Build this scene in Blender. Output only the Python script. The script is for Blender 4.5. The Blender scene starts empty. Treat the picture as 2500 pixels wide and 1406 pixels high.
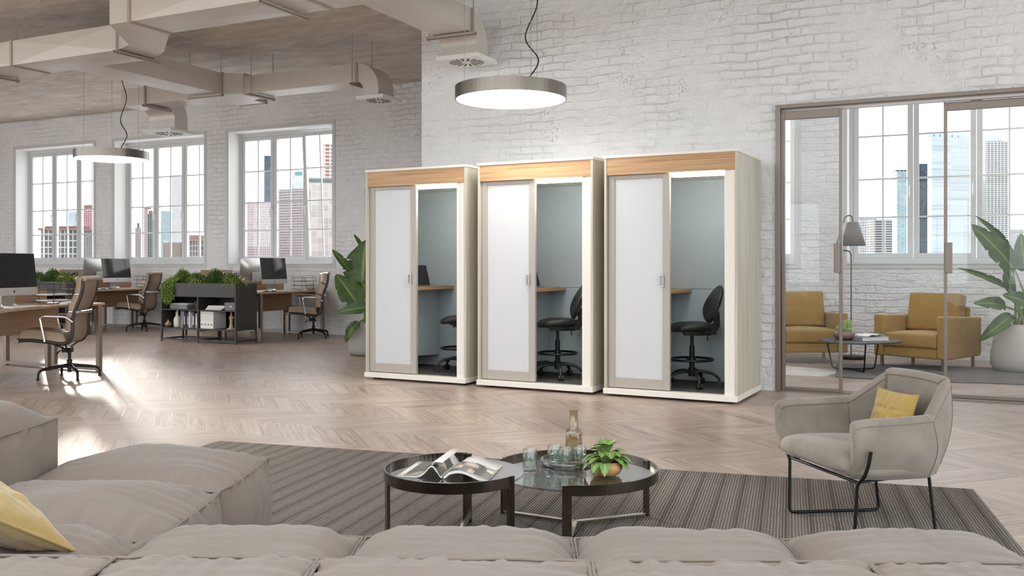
import bpy, math, random
from mathutils import Vector, Matrix, noise
R_ = math.radians
C = bpy.context.scene.collection
SC = bpy.context.scene

# ------------------------------------------------------------------ camera, sky, sun, exposure
FPX, CAMH, HZY = 2240.0, 1.18, 648.0
YAW = math.atan(1080 / FPX)
FW = (-math.sin(YAW), math.cos(YAW)); RT = (math.cos(YAW), math.sin(YAW))
cam = bpy.data.cameras.new('camera'); camo = bpy.data.objects.new('camera', cam); C.objects.link(camo)
cam.sensor_width = 36; cam.lens = 36 * FPX / 2500; cam.shift_y = -55 / 2500
camo.location = (0, 0, CAMH); camo.rotation_euler = (math.pi / 2, 0, YAW)
cam.clip_end = 3000; cam.clip_start = .05
SC.camera = camo

world = bpy.data.worlds.new('sky'); SC.world = world; world.use_nodes = True
wb = world.node_tree.nodes['Background']; wb.inputs[0].default_value = (.89, .957, 1, 1); wb.inputs[1].default_value = 2.2
sun = bpy.data.lights.new('sun', 'SUN'); suno = bpy.data.objects.new('sun', sun); C.objects.link(suno)
sun.energy = 6.0; sun.angle = R_(5); sun.color = (1, .93, .82)
SUN_EL = R_(11.5)
sd = Vector((.83 * math.cos(SUN_EL), -.56 * math.cos(SUN_EL), -math.sin(SUN_EL)))
suno.rotation_euler = sd.to_track_quat('-Z', 'Y').to_euler(); suno.location = (-20, 20, 8)
SC.view_settings.view_transform = 'Standard'; SC.view_settings.look = 'None'
SC.view_settings.exposure = 0.42; SC.view_settings.gamma = 1; SC.view_settings.use_curve_mapping = False
SC.cycles.max_bounces = 10; SC.cycles.diffuse_bounces = 5; SC.cycles.transparent_max_bounces = 24
SC.cycles.use_denoising = True; SC.cycles.sample_clamp_indirect = 6; SC.cycles.caustics_reflective = False; SC.cycles.caustics_refractive = False

# ------------------------------------------------------------------ placing helpers
def at(x, y, d):
    k = (x - 1250) / FPX
    return Vector((d * (FW[0] + RT[0] * k), d * (FW[1] + RT[1] * k), CAMH + (HZY - y) / FPX * d))
def gr(x, y, z=0): return at(x, y, FPX * (CAMH - z) / (y - HZY))
def onY(x, y, Y):
    k = (x - 1250) / FPX
    return at(x, y, Y / (FW[1] + RT[1] * k))
def rd(r, d, z=0): return Vector((r * RT[0] + d * FW[0], r * RT[1] + d * FW[1], z))

# ------------------------------------------------------------------ mesh builder
class MB:
    def __init__(s): s.v = []; s.f = []; s.sm = []; s.T = Matrix()
    def add(s, vs, fs, smooth=False):
        o = len(s.v); s.v += [s.T @ Vector(v) for v in vs]
        for f in fs: s.f.append(tuple(i + o for i in f)); s.sm.append(smooth)
        return s
    def box(s, x0, x1, y0, y1, z0, z1):
        return s.add([(x, y, z) for z in (z0, z1) for y in (y0, y1) for x in (x0, x1)],
                     [(0, 2, 3, 1), (4, 5, 7, 6), (0, 1, 5, 4), (2, 6, 7, 3), (0, 4, 6, 2), (1, 3, 7, 5)])
    def cbox(s, c, sx, sy, sz): return s.box(c[0]-sx/2, c[0]+sx/2, c[1]-sy/2, c[1]+sy/2, c[2]-sz/2, c[2]+sz/2)
    def prism(s, poly, a, b, ax='z'):
        n = len(poly)
        def P(p, t): return (p[0], p[1], t) if ax == 'z' else ((t, p[0], p[1]) if ax == 'x' else (p[0], t, p[1]))
        vs = [P(p, a) for p in poly] + [P(p, b) for p in poly]
        fs = [tuple(range(n))[::-1], tuple(range(n, 2*n))] + [(i, (i+1) % n, n+(i+1) % n, n+i) for i in range(n)]
        return s.add(vs, fs)
    def tube(s, pts, r, seg=8, closed=False, caps=True, sq=1.0):
        pts = [Vector(p) for p in pts]; n = len(pts)
        rs = r if isinstance(r, (list, tuple)) else [r] * n
        vs = []; nrm = None
        for i, p in enumerate(pts):
            if closed: t = pts[(i+1) % n] - pts[i-1]
            else: t = pts[min(i+1, n-1)] - pts[max(i-1, 0)]
            if t.length < 1e-9: t = Vector((0, 0, 1))
            t.normalize()
            if nrm is None:
                nrm = t.orthogonal() if abs(t.z) > .9 else t.cross(Vector((0, 0, 1)))
            nrm = (nrm - t * nrm.dot(t)); nrm = nrm.normalized() if nrm.length > 1e-6 else t.orthogonal().normalized()
            b = t.cross(nrm)
            for k in range(seg):
                a = 2 * math.pi * k / seg
                vs.append(p + nrm * (math.cos(a) * rs[i]) + b * (math.sin(a) * rs[i] * sq))
        fs = []
        m = n if closed else n - 1
        for i in range(m):
            j = (i + 1) % n
            for k in range(seg):
                l = (k + 1) % seg
                fs.append((i*seg+k, i*seg+l, j*seg+l, j*seg+k))
        s.add(vs, fs, True)
        if caps and not closed:
            s.add(vs[:seg], [tuple(range(seg))[::-1]]); s.add(vs[-seg:], [tuple(range(seg))])
        return s
    def bar(s, p0, p1, w, h, up=(0, 0, 1)):
        p0 = Vector(p0); p1 = Vector(p1); t = (p1 - p0).normalized(); up = Vector(up)
        if abs(t.dot(up)) > .95: up = Vector((1, 0, 0))
        a = t.cross(up).normalized() * (w / 2); b = a.cross(t).normalized() * (h / 2)
        vs = [p + q for p in (p0, p1) for q in (-a-b, a-b, a+b, -a+b)]
        return s.add(vs, [(3, 2, 1, 0), (4, 5, 6, 7), (0, 1, 5, 4), (1, 2, 6, 5), (2, 3, 7, 6), (3, 0, 4, 7)])
    def lathe(s, prof, c=(0, 0, 0), seg=32, smooth=True, a0=0, a1=2*math.pi):
        full = abs(a1 - a0 - 2*math.pi) < 1e-6; n = seg if full else seg + 1
        vs = []
        for r, z in prof:
            for k in range(n):
                a = a0 + (a1 - a0) * k / seg
                vs.append((c[0] + r*math.cos(a), c[1] + r*math.sin(a), c[2] + z))
        fs = []
        for i in range(len(prof) - 1):
            for k in range(seg):
                l = (k + 1) % n
                fs.append((i*n+k, i*n+l, (i+1)*n+l, (i+1)*n+k))
        return s.add(vs, fs, smooth)
    def disc(s, r, z, c=(0, 0), seg=32, flip=False):
        vs = [(c[0]+r*math.cos(2*math.pi*k/seg), c[1]+r*math.sin(2*math.pi*k/seg), z) for k in range(seg)]
        f = tuple(range(seg)); return s.add(vs, [f[::-1] if flip else f])
    def grid(s, fn, nu, nv, smooth=True, closeu=False):
        vs = [fn(i / nu, j / nv) for j in range(nv + 1) for i in range(nu + (0 if closeu else 1))]
        w = nu if closeu else nu + 1
        fs = [(j*w+i, j*w+(i+1) % w, (j+1)*w+(i+1) % w, (j+1)*w+i) for j in range(nv) for i in range(nu)]
        return s.add(vs, fs, smooth)
    def build(s, name, m, parent=None, bev=0, segs=2, sub=0, solid=0, ang=40):
        me = bpy.data.meshes.new(name); me.from_pydata([tuple(v) for v in s.v], [], s.f)
        me.polygons.foreach_set('use_smooth', s.sm); me.update()
        o = bpy.data.objects.new(name, me); C.objects.link(o)
        if m: me.materials.append(m)
        if parent: o.parent = parent
        if solid:
            q = o.modifiers.new('solid', 'SOLIDIFY'); q.thickness = solid; q.offset = 0
        if bev:
            q = o.modifiers.new('bevel', 'BEVEL'); q.width = bev; q.segments = segs; q.limit_method = 'ANGLE'; q.angle_limit = R_(ang)
        if sub:
            q = o.modifiers.new('sub', 'SUBSURF'); q.levels = sub; q.render_levels = sub
        return o
def tag(o, label=None, cat=None, group=None, kind=None):
    if label: o['label'] = label
    if cat: o['category'] = cat
    if group: o['group'] = group
    if kind: o['kind'] = kind
    return o
def empty(name, loc=(0, 0, 0), rz=0, label=None, cat=None, group=None, kind=None):
    o = bpy.data.objects.new(name, None); C.objects.link(o); o.empty_display_size = .1
    o.location = loc; o.rotation_euler = (0, 0, rz)
    return tag(o, label, cat, group, kind)
def dup(o, loc=None, rz=None, label=None, parent=None):
    c = o.copy(); C.objects.link(c)
    if parent: c.parent = parent
    for ch in list(o.children): dup(ch, parent=c)
    if loc is not None: c.location = loc
    if rz is not None: c.rotation_euler = (0, 0, rz)
    if label: c['label'] = label
    return c
def smooth_path(pts, n=6, closed=False):
    P = [Vector(p) for p in pts]; out = []; m = len(P)
    rng = range(m) if closed else range(m - 1)
    for i in rng:
        if closed: a, b, c, d = P[i-1], P[i], P[(i+1) % m], P[(i+2) % m]
        else: a, b, c, d = P[max(i-1, 0)], P[i], P[i+1], P[min(i+2, m-1)]
        for k in range(n):
            t = k / n
            out.append(.5*((2*b)+(c-a)*t+(2*a-5*b+4*c-d)*t*t+(3*b-a-3*c+d)*t**3))
    if not closed: out.append(P[-1])
    return out
def fillet(pts, r=.03, n=5):
    P = [Vector(p) for p in pts]; out = [P[0]]
    for i in range(1, len(P)-1):
        a, b, c = P[i-1], P[i], P[i+1]
        u = a-b; w = c-b; rr = min(r, u.length*.49, w.length*.49)
        p0 = b+u.normalized()*rr; p1 = b+w.normalized()*rr
        for k in range(n+1):
            t = k/n; out.append(p0*(1-t)**2+b*2*t*(1-t)+p1*t*t)
    out.append(P[-1]); return out
def nz(*p): return noise.noise(Vector(p))

# ------------------------------------------------------------------ materials
def newmat(name):
    m = bpy.data.materials.new(name); m.use_nodes = True; nt = m.node_tree
    return m, nt, nt.nodes['Principled BSDF']
class N:
    """small node helper"""
    def __init__(s, nt): s.nt = nt
    def n(s, t, **k):
        q = s.nt.nodes.new(t)
        for a, b in k.items(): setattr(q, a, b)
        return q
    def link(s, a, b): s.nt.links.new(a, b)
    def math(s, op, a, b=None, c=None):
        q = s.n('ShaderNodeMath', operation=op)
        for i, x in enumerate((a, b, c)):
            if x is None: continue
            if isinstance(x, (int, float)): q.inputs[i].default_value = x
            else: s.link(x, q.inputs[i])
        return q.outputs[0]
    def coords(s, scale=(1, 1, 1), loc=(0, 0, 0), rot=(0, 0, 0), src='Object'):
        t = s.n('ShaderNodeTexCoord'); mp = s.n('ShaderNodeMapping')
        mp.inputs['Scale'].default_value = scale; mp.inputs['Location'].default_value = loc; mp.inputs['Rotation'].default_value = rot
        s.link(t.outputs[src], mp.inputs[0]); return mp.outputs[0]
    def noise(s, vec, scale=5, detail=4, rough=.5, dist=0, out=0):
        q = s.n('ShaderNodeTexNoise'); q.inputs['Scale'].default_value = scale; q.inputs['Detail'].default_value = detail
        q.inputs['Roughness'].default_value = rough; q.inputs['Distortion'].default_value = dist
        if vec is not None: s.link(vec, q.inputs['Vector'])
        return q.outputs[out]
    def ramp(s, fac, stops):
        q = s.n('ShaderNodeValToRGB'); e = q.color_ramp.elements
        while len(e) < len(stops): e.new(.5)
        for i, (p, c) in enumerate(stops):
            e[i].position = p; e[i].color = (c, c, c, 1) if isinstance(c, (int, float)) else (*c, 1)
        s.link(fac, q.inputs[0]); return q.outputs[0]
    def mix(s, fac, a, b, mode='MIX'):
        q = s.n('ShaderNodeMix', data_type='RGBA', blend_type=mode)
        for i, x in ((0, fac), (6, a), (7, b)):
            if isinstance(x, (int, float)): q.inputs[i].default_value = x
            elif isinstance(x, tuple): q.inputs[i].default_value = (*x, 1)
            else: s.link(x, q.inputs[i])
        return q.outputs[2]
    def bump(s, h, strength=.3, dist=.01, normal=None):
        q = s.n('ShaderNodeBump'); q.inputs['Strength'].default_value = strength; q.inputs['Distance'].default_value = dist
        s.link(h, q.inputs['Height'])
        if normal: s.link(normal, q.inputs['Normal'])
        return q.outputs[0]
def srgb(h):
    v = [int(h[i:i+2], 16) / 255 for i in (0, 2, 4)]
    return tuple(x / 12.92 if x <= .04045 else ((x + .055) / 1.055) ** 2.4 for x in v)
def plain(name, col, rough=.5, metal=0, var=.0, vs=8, bump=0, bs=60, bd=.004, spec=.5, stretch=(1, 1, 1), coat=0, sheen=0):
    m, nt, p = newmat(name); h = N(nt)
    if isinstance(col, str): col = srgb(col)
    p.inputs['Base Color'].default_value = (*col, 1); p.inputs['Roughness'].default_value = rough
    p.inputs['Metallic'].default_value = metal; p.inputs['Specular IOR Level'].default_value = spec
    if coat: p.inputs['Coat Weight'].default_value = coat; p.inputs['Coat Roughness'].default_value = .1
    if sheen: p.inputs['Sheen Weight'].default_value = sheen
    co = h.coords(stretch)
    if var:
        f = h.noise(co, vs, 5, .6)
        c = h.mix(h.ramp(f, [(.3, 0.0), (.7, 1.0)]), tuple(x * (1 - var) for x in col), tuple(min(1, x * (1 + var)) for x in col))
        h.link(c, p.inputs['Base Color'])
    if bump: h.link(h.bump(h.noise(co, bs, 3, .6), bump, bd), p.inputs['Normal'])
    return m
def wood(name, c1, c2, axis='x', rough=.45, fine=1.0, ring=9.0, bump=.05):
    m, nt, p = newmat(name); h = N(nt); c1 = srgb(c1); c2 = srgb(c2)
    sc = {'x': (.35, ring, ring), 'y': (ring, .35, ring), 'z': (ring, ring, .35)}[axis]
    co = h.coords(sc)
    f = h.noise(co, 1.6*fine, 6, .62, 1.1)
    sc2 = {'x': (2, 140, 140), 'y': (140, 2, 140), 'z': (140, 140, 2)}[axis]
    g = h.noise(h.coords(sc2), 1, 3, .6)
    c = h.mix(h.ramp(f, [(.3, 0.), (.5, .55), (.7, 1.)]), c1, c2)
    c = h.mix(h.math('MULTIPLY', g, .35), c, tuple(x * .62 for x in c1))
    h.link(c, p.inputs['Base Color']); p.inputs['Roughness'].default_value = rough
    if bump: h.link(h.bump(g, bump, .002), p.inputs['Normal'])
    return m
M = {}
def mat_floor():
    m, nt, p = newmat('chevron_oak_floor'); h = N(nt)
    t = h.n('ShaderNodeTexCoord'); sx = h.n('ShaderNodeSeparateXYZ'); h.link(t.outputs['Object'], sx.inputs[0])
    X, Y = sx.outputs[0], sx.outputs[1]; RW, PW = .5015, .1755
    v = h.math('DIVIDE', h.math('SUBTRACT', Y, 4.963 - 40 * RW), RW)
    row = h.math('FLOOR', v); pp = h.math('PINGPONG', v, 1.0)
    u = h.math('ADD', X, h.math('MULTIPLY', pp, RW))
    up = h.math('DIVIDE', h.math('ADD', u, 50 * PW + .085 + .0), PW)
    idx = h.math('FLOOR', up); fr = h.math('SUBTRACT', up, idx)
    par = h.math('MODULO', row, 2.0)
    # grain space: along the plank and across it
    along = h.math('MULTIPLY', v, RW * 1.414)
    cv = h.n('ShaderNodeCombineXYZ'); h.link(h.math('MULTIPLY', along, 1.6), cv.inputs[0]); h.link(h.math('MULTIPLY', u, 13.0), cv.inputs[1])
    h.link(h.math('ADD', h.math('MULTIPLY', idx, 7.31), h.math('MULTIPLY', row, 3.77)), cv.inputs[2])
    f1 = h.noise(cv.outputs[0], 1.35, 6, .65, 1.4)
    cv2 = h.n('ShaderNodeCombineXYZ'); h.link(h.math('MULTIPLY', along, 7), cv2.inputs[0]); h.link(h.math('MULTIPLY', u, 110.0), cv2.inputs[1]); h.link(idx, cv2.inputs[2])
    f2 = h.noise(cv2.outputs[0], 1.0, 4, .6)
    ci = h.n('ShaderNodeCombineXYZ'); h.link(idx, ci.inputs[0]); h.link(row, ci.inputs[1])
    wn = h.n('ShaderNodeTexWhiteNoise', noise_dimensions='2D'); h.link(ci.outputs[0], wn.inputs['Vector'])
    c = h.mix(h.ramp(f1, [(.3, 0.), (.47, .45), (.62, .85), (.75, 1.)]), srgb('7f6657'), srgb('cdbaac'))
    c = h.mix(h.ramp(f2, [(.35, .45), (.65, 0.)]), c, srgb('7c675b'))
    c = h.mix(h.math('MULTIPLY', wn.outputs[0], .38), c, srgb('d3c1b3'))
    kn = h.noise(h.coords((3, 3, 3)), 1.2, 5, .7, 1.0)
    c = h.mix(h.ramp(kn, [(.62, 0.), (.78, .45)]), c, srgb('7a6558'))
    # joints
    j1 = h.math('LESS_THAN', h.math('MULTIPLY', h.math('PINGPONG', up, .5), PW * .707), .0022)
    j2 = h.math('LESS_THAN', h.math('MULTIPLY', h.math('PINGPONG', v, .5), RW), .0016)
    j = h.math('MAXIMUM', j1, h.math('MULTIPLY', j2, .55))
    c = h.mix(h.math('MULTIPLY', j, .62), c, srgb('4c3c33'))
    h.link(c, p.inputs['Base Color'])
    rr = h.math('ADD', h.math('MULTIPLY', f1, .16), .27); h.link(rr, p.inputs['Roughness'])
    hh = h.math('ADD', h.math('MULTIPLY', f2, .25), h.math('MULTIPLY', j, -1.0))
    h.link(h.bump(hh, .25, .003), p.inputs['Normal'])
    return m
def mat_brick(name, col, dirt=.3, strength=.9, axis='x'):
    m, nt, p = newmat(name); h = N(nt)
    t = h.n('ShaderNodeTexCoord'); sx = h.n('ShaderNodeSeparateXYZ'); h.link(t.outputs['Object'], sx.inputs[0])
    cv = h.n('ShaderNodeCombineXYZ'); h.link(sx.outputs[0 if axis == 'x' else 1], cv.inputs[0]); h.link(sx.outputs[2], cv.inputs[1])
    dn = h.n('ShaderNodeTexNoise'); dn.inputs['Scale'].default_value = 3.2; dn.inputs['Detail'].default_value = 3; h.link(cv.outputs[0], dn.inputs['Vector'])
    off = h.n('ShaderNodeVectorMath', operation='MULTIPLY_ADD'); h.link(dn.outputs['Color'], off.inputs[0])
    off.inputs[1].default_value = (.10, .085, 0); h.link(cv.outputs[0], off.inputs[2])
    b = h.n('ShaderNodeTexBrick'); h.link(off.outputs[0], b.inputs['Vector'])
    b.inputs['Scale'].default_value = 1; b.inputs['Brick Width'].default_value = .25; b.inputs['Row Height'].default_value = .086
    b.inputs['Mortar Size'].default_value = .011; b.inputs['Mortar Smooth'].default_value = .85; b.inputs['Color1'].default_value = (1, 1, 1, 1)
    b.inputs['Color2'].default_value = (.55, .55, .55, 1); b.inputs['Mortar'].default_value = (0, 0, 0, 1); b.inputs['Bias'].default_value = .0
    bs = h.ramp(b.outputs['Fac'], [(0., 1.), (1., 0.)])
    patch = h.ramp(h.noise(cv.outputs[0], 1.05, 4, .6), [(.40, .02), (.70, 1.)])
    big = h.noise(cv.outputs[0], 6, 5, .62); fine = h.noise(cv.outputs[0], 30, 4, .65)
    lump = h.n('ShaderNodeTexVoronoi', feature='SMOOTH_F1'); lump.inputs['Scale'].default_value = 9; lump.inputs['Smoothness'].default_value = .6; h.link(off.outputs[0], lump.inputs['Vector'])
    hb = h.math('MULTIPLY', h.math('MULTIPLY', bs, patch), .48)
    hh = h.math('ADD', hb, h.math('ADD', h.math('MULTIPLY', big, 1.1), h.math('MULTIPLY', fine, .32)))
    hh = h.math('SUBTRACT', hh, h.math('MULTIPLY', lump.outputs['Distance'], .5))
    h.link(h.bump(hh, strength, .045), p.inputs['Normal'])
    pits = h.ramp(h.math('MULTIPLY', h.noise(cv.outputs[0], 42, 2, .5), h.noise(cv.outputs[0], 2.2, 3, .6)), [(.375, 0.), (.43, 1.)])
    c = h.mix(h.ramp(big, [(.3, 0.), (.65, 1.)]), tuple(x * .93 for x in col), col)
    c = h.mix(h.math('MULTIPLY', pits, dirt), c, (.22, .2, .19))
    h.link(c, p.inputs['Base Color']); p.inputs['Roughness'].default_value = .75; p.inputs['Specular IOR Level'].default_value = .25
    return m
def mat_ceiling():
    m, nt, p = newmat('board_marked_concrete'); h = N(nt)
    co = h.coords((.8, 2.0, 1), rot=(0, 0, R_(8)))
    f = h.noise(co, 2.4, 9, .72, .4); g = h.noise(h.coords((4, 26, 1), rot=(0, 0, R_(8))), 1.0, 4, .6, .6)
    c = h.mix(h.ramp(f, [(.32, 0.), (.66, 1.)]), srgb('b5aaa0'), srgb('ddd4cb'))
    sp = h.ramp(g, [(.62, 0.), (.74, 1.)])
    c = h.mix(h.math('MULTIPLY', sp, .5), c, srgb('857a71'))
    h.link(c, p.inputs['Base Color']); p.inputs['Roughness'].default_value = .85
    h.link(h.bump(h.math('SUBTRACT', f, sp), .35, .012), p.inputs['Normal'])
    return m
def mat_pane(name='window_pane', gl=1.0, tint=(1, 1, 1), rough=0.0, f0=.04):
    m = bpy.data.materials.new(name); m.use_nodes = True; nt = m.node_tree; h = N(nt)
    for q in list(nt.nodes): nt.nodes.remove(q)
    out = h.n('ShaderNodeOutputMaterial'); tr = h.n('ShaderNodeBsdfTransparent'); tr.inputs[0].default_value = (*tint, 1)
    g = h.n('ShaderNodeBsdfGlossy'); g.inputs['Roughness'].default_value = rough
    lw = h.n('ShaderNodeLayerWeight'); lw.inputs['Blend'].default_value = .5
    fr = h.math('ADD', h.math('MULTIPLY', h.math('POWER', lw.outputs['Facing'], 5.0), (1-f0)*gl), f0*gl)
    mx = h.n('ShaderNodeMixShader'); h.link(fr, mx.inputs[0])
    h.link(tr.outputs[0], mx.inputs[1]); h.link(g.outputs[0], mx.inputs[2]); h.link(mx.outputs[0], out.inputs[0])
    return m
def mat_emit(name, col, s):
    m = bpy.data.materials.new(name); m.use_nodes = True; nt = m.node_tree
    p = nt.nodes['Principled BSDF']; p.inputs['Base Color'].default_value = (.9, .9, .9, 1)
    p.inputs['Emission Color'].default_value = (*col, 1); p.inputs['Emission Strength'].default_value = s
    return m
def mat_fabric(name, col, scale=420, bump=.25, var=.06, rough=.85, sheen=.15, wr=0, wsc=(3, 9, 3)):
    m, nt, p = newmat(name); h = N(nt); col = srgb(col) if isinstance(col, str) else col
    co = h.coords(); wv = h.n('ShaderNodeTexWave', wave_type='BANDS'); wv.inputs['Scale'].default_value = scale / 6; wv.inputs['Distortion'].default_value = 1.5
    h.link(co, wv.inputs['Vector'])
    fn = h.noise(co, scale, 2, .5); big = h.noise(co, 6, 5, .6)
    c = h.mix(h.ramp(big, [(.3, 0.), (.7, 1.)]), tuple(x*(1-var) for x in col), tuple(min(1, x*(1+var)) for x in col))
    c = h.mix(h.math('MULTIPLY', fn, .12), c, tuple(x*.55 for x in col))
    h.link(c, p.inputs['Base Color']); p.inputs['Roughness'].default_value = rough; p.inputs['Sheen Weight'].default_value = sheen
    p.inputs['Specular IOR Level'].default_value = .3
    nrm = h.bump(fn, bump, .0012)
    if wr: nrm = h.bump(h.noise(h.coords(wsc), 1.6, 3, .55, .8), wr, .02, nrm)
    h.link(nrm, p.inputs['Normal'])
    return m
def mat_rug():
    m, nt, p = newmat('ribbed_woven_rug'); h = N(nt)
    t = h.n('ShaderNodeTexCoord'); sx = h.n('ShaderNodeSeparateXYZ'); h.link(t.outputs['Object'], sx.inputs[0]); X, Y = sx.outputs[0], sx.outputs[1]
    wob = h.math('MULTIPLY', h.noise(h.coords((1.5, 5, 1)), 2, 3), .005)
    Xw = h.math('ADD', X, wob)
    rib = h.math('SINE', h.math('MULTIPLY', Xw, 2*math.pi/.0135)); dash = h.math('SINE', h.math('ADD', h.math('MULTIPLY', Y, 2*math.pi/.022), h.math('MULTIPLY', h.math('FLOOR', h.math('DIVIDE', Xw, .0135)), 2.4)))
    weave = h.math('MULTIPLY', h.math('ADD', rib, 1.0), h.math('ADD', h.math('MULTIPLY', dash, .5), .9))
    band = h.math('PINGPONG', Xw, .055)
    line = h.ramp(band, [(0., 1.), (.006, 1.), (.011, 0.)]); line2 = h.math('COMPARE', band, .02, .004)
    f = h.noise(h.coords((60, 22, 1)), 1, 3, .6)
    bb = h.n('ShaderNodeTexWhiteNoise', noise_dimensions='1D'); h.link(h.math('FLOOR', h.math('DIVIDE', Xw, .039)), bb.inputs['W'])
    base = h.mix(bb.outputs[0], srgb('81776f'), srgb('938981'))
    c = h.mix(h.math('MULTIPLY', weave, .35), h.mix(.6, base, srgb('36312e')), h.mix(f, base, srgb('cdc5bc')))
    c = h.mix(h.math('MULTIPLY', h.math('MAXIMUM', line, h.math('MULTIPLY', line2, .6)), .5), c, srgb('332e2b'))
    h.link(c, p.inputs['Base Color']); p.inputs['Roughness'].default_value = .95; p.inputs['Specular IOR Level'].default_value = .15
    h.link(h.bump(h.math('SUBTRACT', weave, h.math('MULTIPLY', line, 1.5)), .7, .005), p.inputs['Normal'])
    return m
def mat_glass(name, col=(1, 1, 1), rough=0, ior=1.45):
    m, nt, p = newmat(name); p.inputs['Base Color'].default_value = (*col, 1); p.inputs['Transmission Weight'].default_value = 1
    p.inputs['Roughness'].default_value = rough; p.inputs['IOR'].default_value = ior; return m
def mat_facade(name, wall, win, bw, bh, mortar, contrast_var=.3, offset=0.0):
    m, nt, p = newmat(name); h = N(nt)
    t = h.n('ShaderNodeTexCoord'); sx = h.n('ShaderNodeSeparateXYZ'); h.link(t.outputs['Object'], sx.inputs[0])
    ge = h.n('ShaderNodeNewGeometry'); sn = h.n('ShaderNodeSeparateXYZ'); h.link(ge.outputs['Normal'], sn.inputs[0])
    hx = h.math('GREATER_THAN', h.math('ABSOLUTE', sn.outputs[0]), .7)
    uu = h.math('ADD', h.math('MULTIPLY', sx.outputs[1], hx), h.math('MULTIPLY', sx.outputs[0], h.math('SUBTRACT', 1.0, hx)))
    cv = h.n('ShaderNodeCombineXYZ'); h.link(uu, cv.inputs[0]); h.link(sx.outputs[2], cv.inputs[1])
    b = h.n('ShaderNodeTexBrick', offset=offset); h.link(cv.outputs[0], b.inputs['Vector'])
    b.inputs['Scale'].default_value = 1; b.inputs['Brick Width'].default_value = bw; b.inputs['Row Height'].default_value = bh; b.inputs['Mortar Size'].default_value = mortar
    b.inputs['Mortar Smooth'].default_value = .05
    w = srgb(win); w = tuple(x*.36 for x in w); b.inputs['Color1'].default_value = (*w, 1); b.inputs['Color2'].default_value = (*tuple(min(1, x*(1+contrast_var)+.02) for x in w), 1)
    b.inputs['Mortar'].default_value = (*tuple(x*.36 for x in srgb(wall)), 1)
    h.link(b.outputs[0], p.inputs['Base Color']); p.inputs['Roughness'].default_value = .7; p.inputs['Specular IOR Level'].default_value = .2
    return m

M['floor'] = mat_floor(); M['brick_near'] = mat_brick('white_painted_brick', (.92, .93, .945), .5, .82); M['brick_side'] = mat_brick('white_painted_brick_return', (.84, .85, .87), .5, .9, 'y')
M['ceiling'] = mat_ceiling()
M['white'] = plain('white_satin_paint', (.66, .665, .67), .4); M['reveal'] = plain('white_plaster_reveal', (.8, .8, .8), .6)
M['pane'] = mat_pane('window_pane', .6); M['door_glass'] = mat_pane('sliding_door_glass', 1.0, (.97, .975, .97))
M['doorframe'] = plain('bronze_grey_aluminium', '857b73', .35, .7); M['darktrim'] = plain('dark_bronze', '3c3733', .4, .6)
M['duct'] = plain('galvanised_duct_white', 'd2cbc3', .42, .25, .03, 3); M['ductpale'] = plain('white_diffuser', 'e6e4e1', .45)
M['ductstrap'] = plain('duct_strap', 'b3a79d', .45, .4); M['black'] = plain('black_void', '0d0d0d', .8)
M['chrome'] = plain('polished_chrome', 'd8d8d8', .12, 1); M['nickel'] = plain('brushed_nickel', '8c857c', .28, 1, .15, 3, stretch=(1, 1, .05))
M['steel'] = plain('satin_steel', 'a8a39d', .35, .9); M['blackmetal'] = plain('black_metal', '1b1a19', .4, .4)
M['darkchrome'] = plain('black_chrome', '6e655d', .2, 1); M['gunmetal'] = plain('gunmetal_frame', '3b3835', .4, .5)
M['lamp'] = mat_emit('lamp_diffuser', (1, .97, .93), 9.5); M['led'] = mat_emit('led_strip', (1, .97, .9), 45.0)
M['cream'] = wood('pale_cream_woodgrain', 'b3ad9a', 'e6e0d2', 'z', .5, 1.3, 18, .02)
M['creamedge'] = plain('cream_edge', 'f0ece3', .45); M['header'] = wood('warm_larch_header', 'a87643', 'dfbd94', 'x', .45, 1.5, 14, .04)
M['boothframe'] = plain('warm_grey_door_frame', 'b3aba3', .45, .1); M['frost'] = plain('frosted_white_glass', 'd2d5d8', .22, 0, .01, 2, spec=.5)
M['felt'] = mat_fabric('grey_green_felt', 'b1bcc0', 300, .15, .03, .9, .1); M['carpet'] = plain('dark_grey_carpet', '4b4845', .95, 0, .4, 30, .5, 200)
M['deskwood'] = wood('oak_desk', 'a8876a', 'c8a888', 'y', .42, 1.0, 10); M['boothdesk'] = wood('booth_desk_wood', 'a87b50', 'c99d70', 'y', .42, 1.2, 14)
M['charcoal'] = plain('charcoal_lacquer', '3f3d3b', .55, 0, .03, 4); M['shelfdark'] = plain('charcoal_shelf', '3a3836', .6)
M['tan'] = plain('tan_leather', 'a9937e', .42, 0, .07, 10, .15, 90, .003, .45); M['tandark'] = plain('tan_leather_back', '8d7968', .5, 0, .06, 8, .1, 120)
M['alu'] = plain('aluminium_silver', 'c4c4c4', .32, .85); M['screen'] = plain('black_glass_screen', '17171a', .08, 0, spec=.6); M['chin'] = plain('silver_chin', 'c9c9c9', .35, .4)
M['paper'] = plain('white_paper', 'e9e7e3', .8); M['blackleather'] = plain('black_vinyl', '262523', .42, 0, .1, 10, .12, 120)
M['sofa'] = mat_fabric('taupe_canvas', '83776d', 500, .2, .05, .8, .2, .3, (5, 5, 5)); M['piping'] = mat_fabric('taupe_piping', '82766c', 500, .2, .04)
M['suede'] = mat_fabric('taupe_suede', '8b8175', 350, .12, .24, .8, .35); M['stitch'] = plain('stitched_seam', '776e64', .8)
M['yellow'] = mat_fabric('mustard_velvet', 'b0934e', 420, .2, .08, .75, .4, .3, (7, 7, 7)); M['ochre'] = mat_fabric('ochre_upholstery', 'a98850', 420, .2, .09, .85, .3)
M['tableglass'] = None
M['cl']=0; M['green'] = plain('banana_leaf_green', '4a6336', .38, 0, .3, 5, spec=.5); M['stem'] = plain('leaf_stem_green', '7f8f52', .5)
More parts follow.
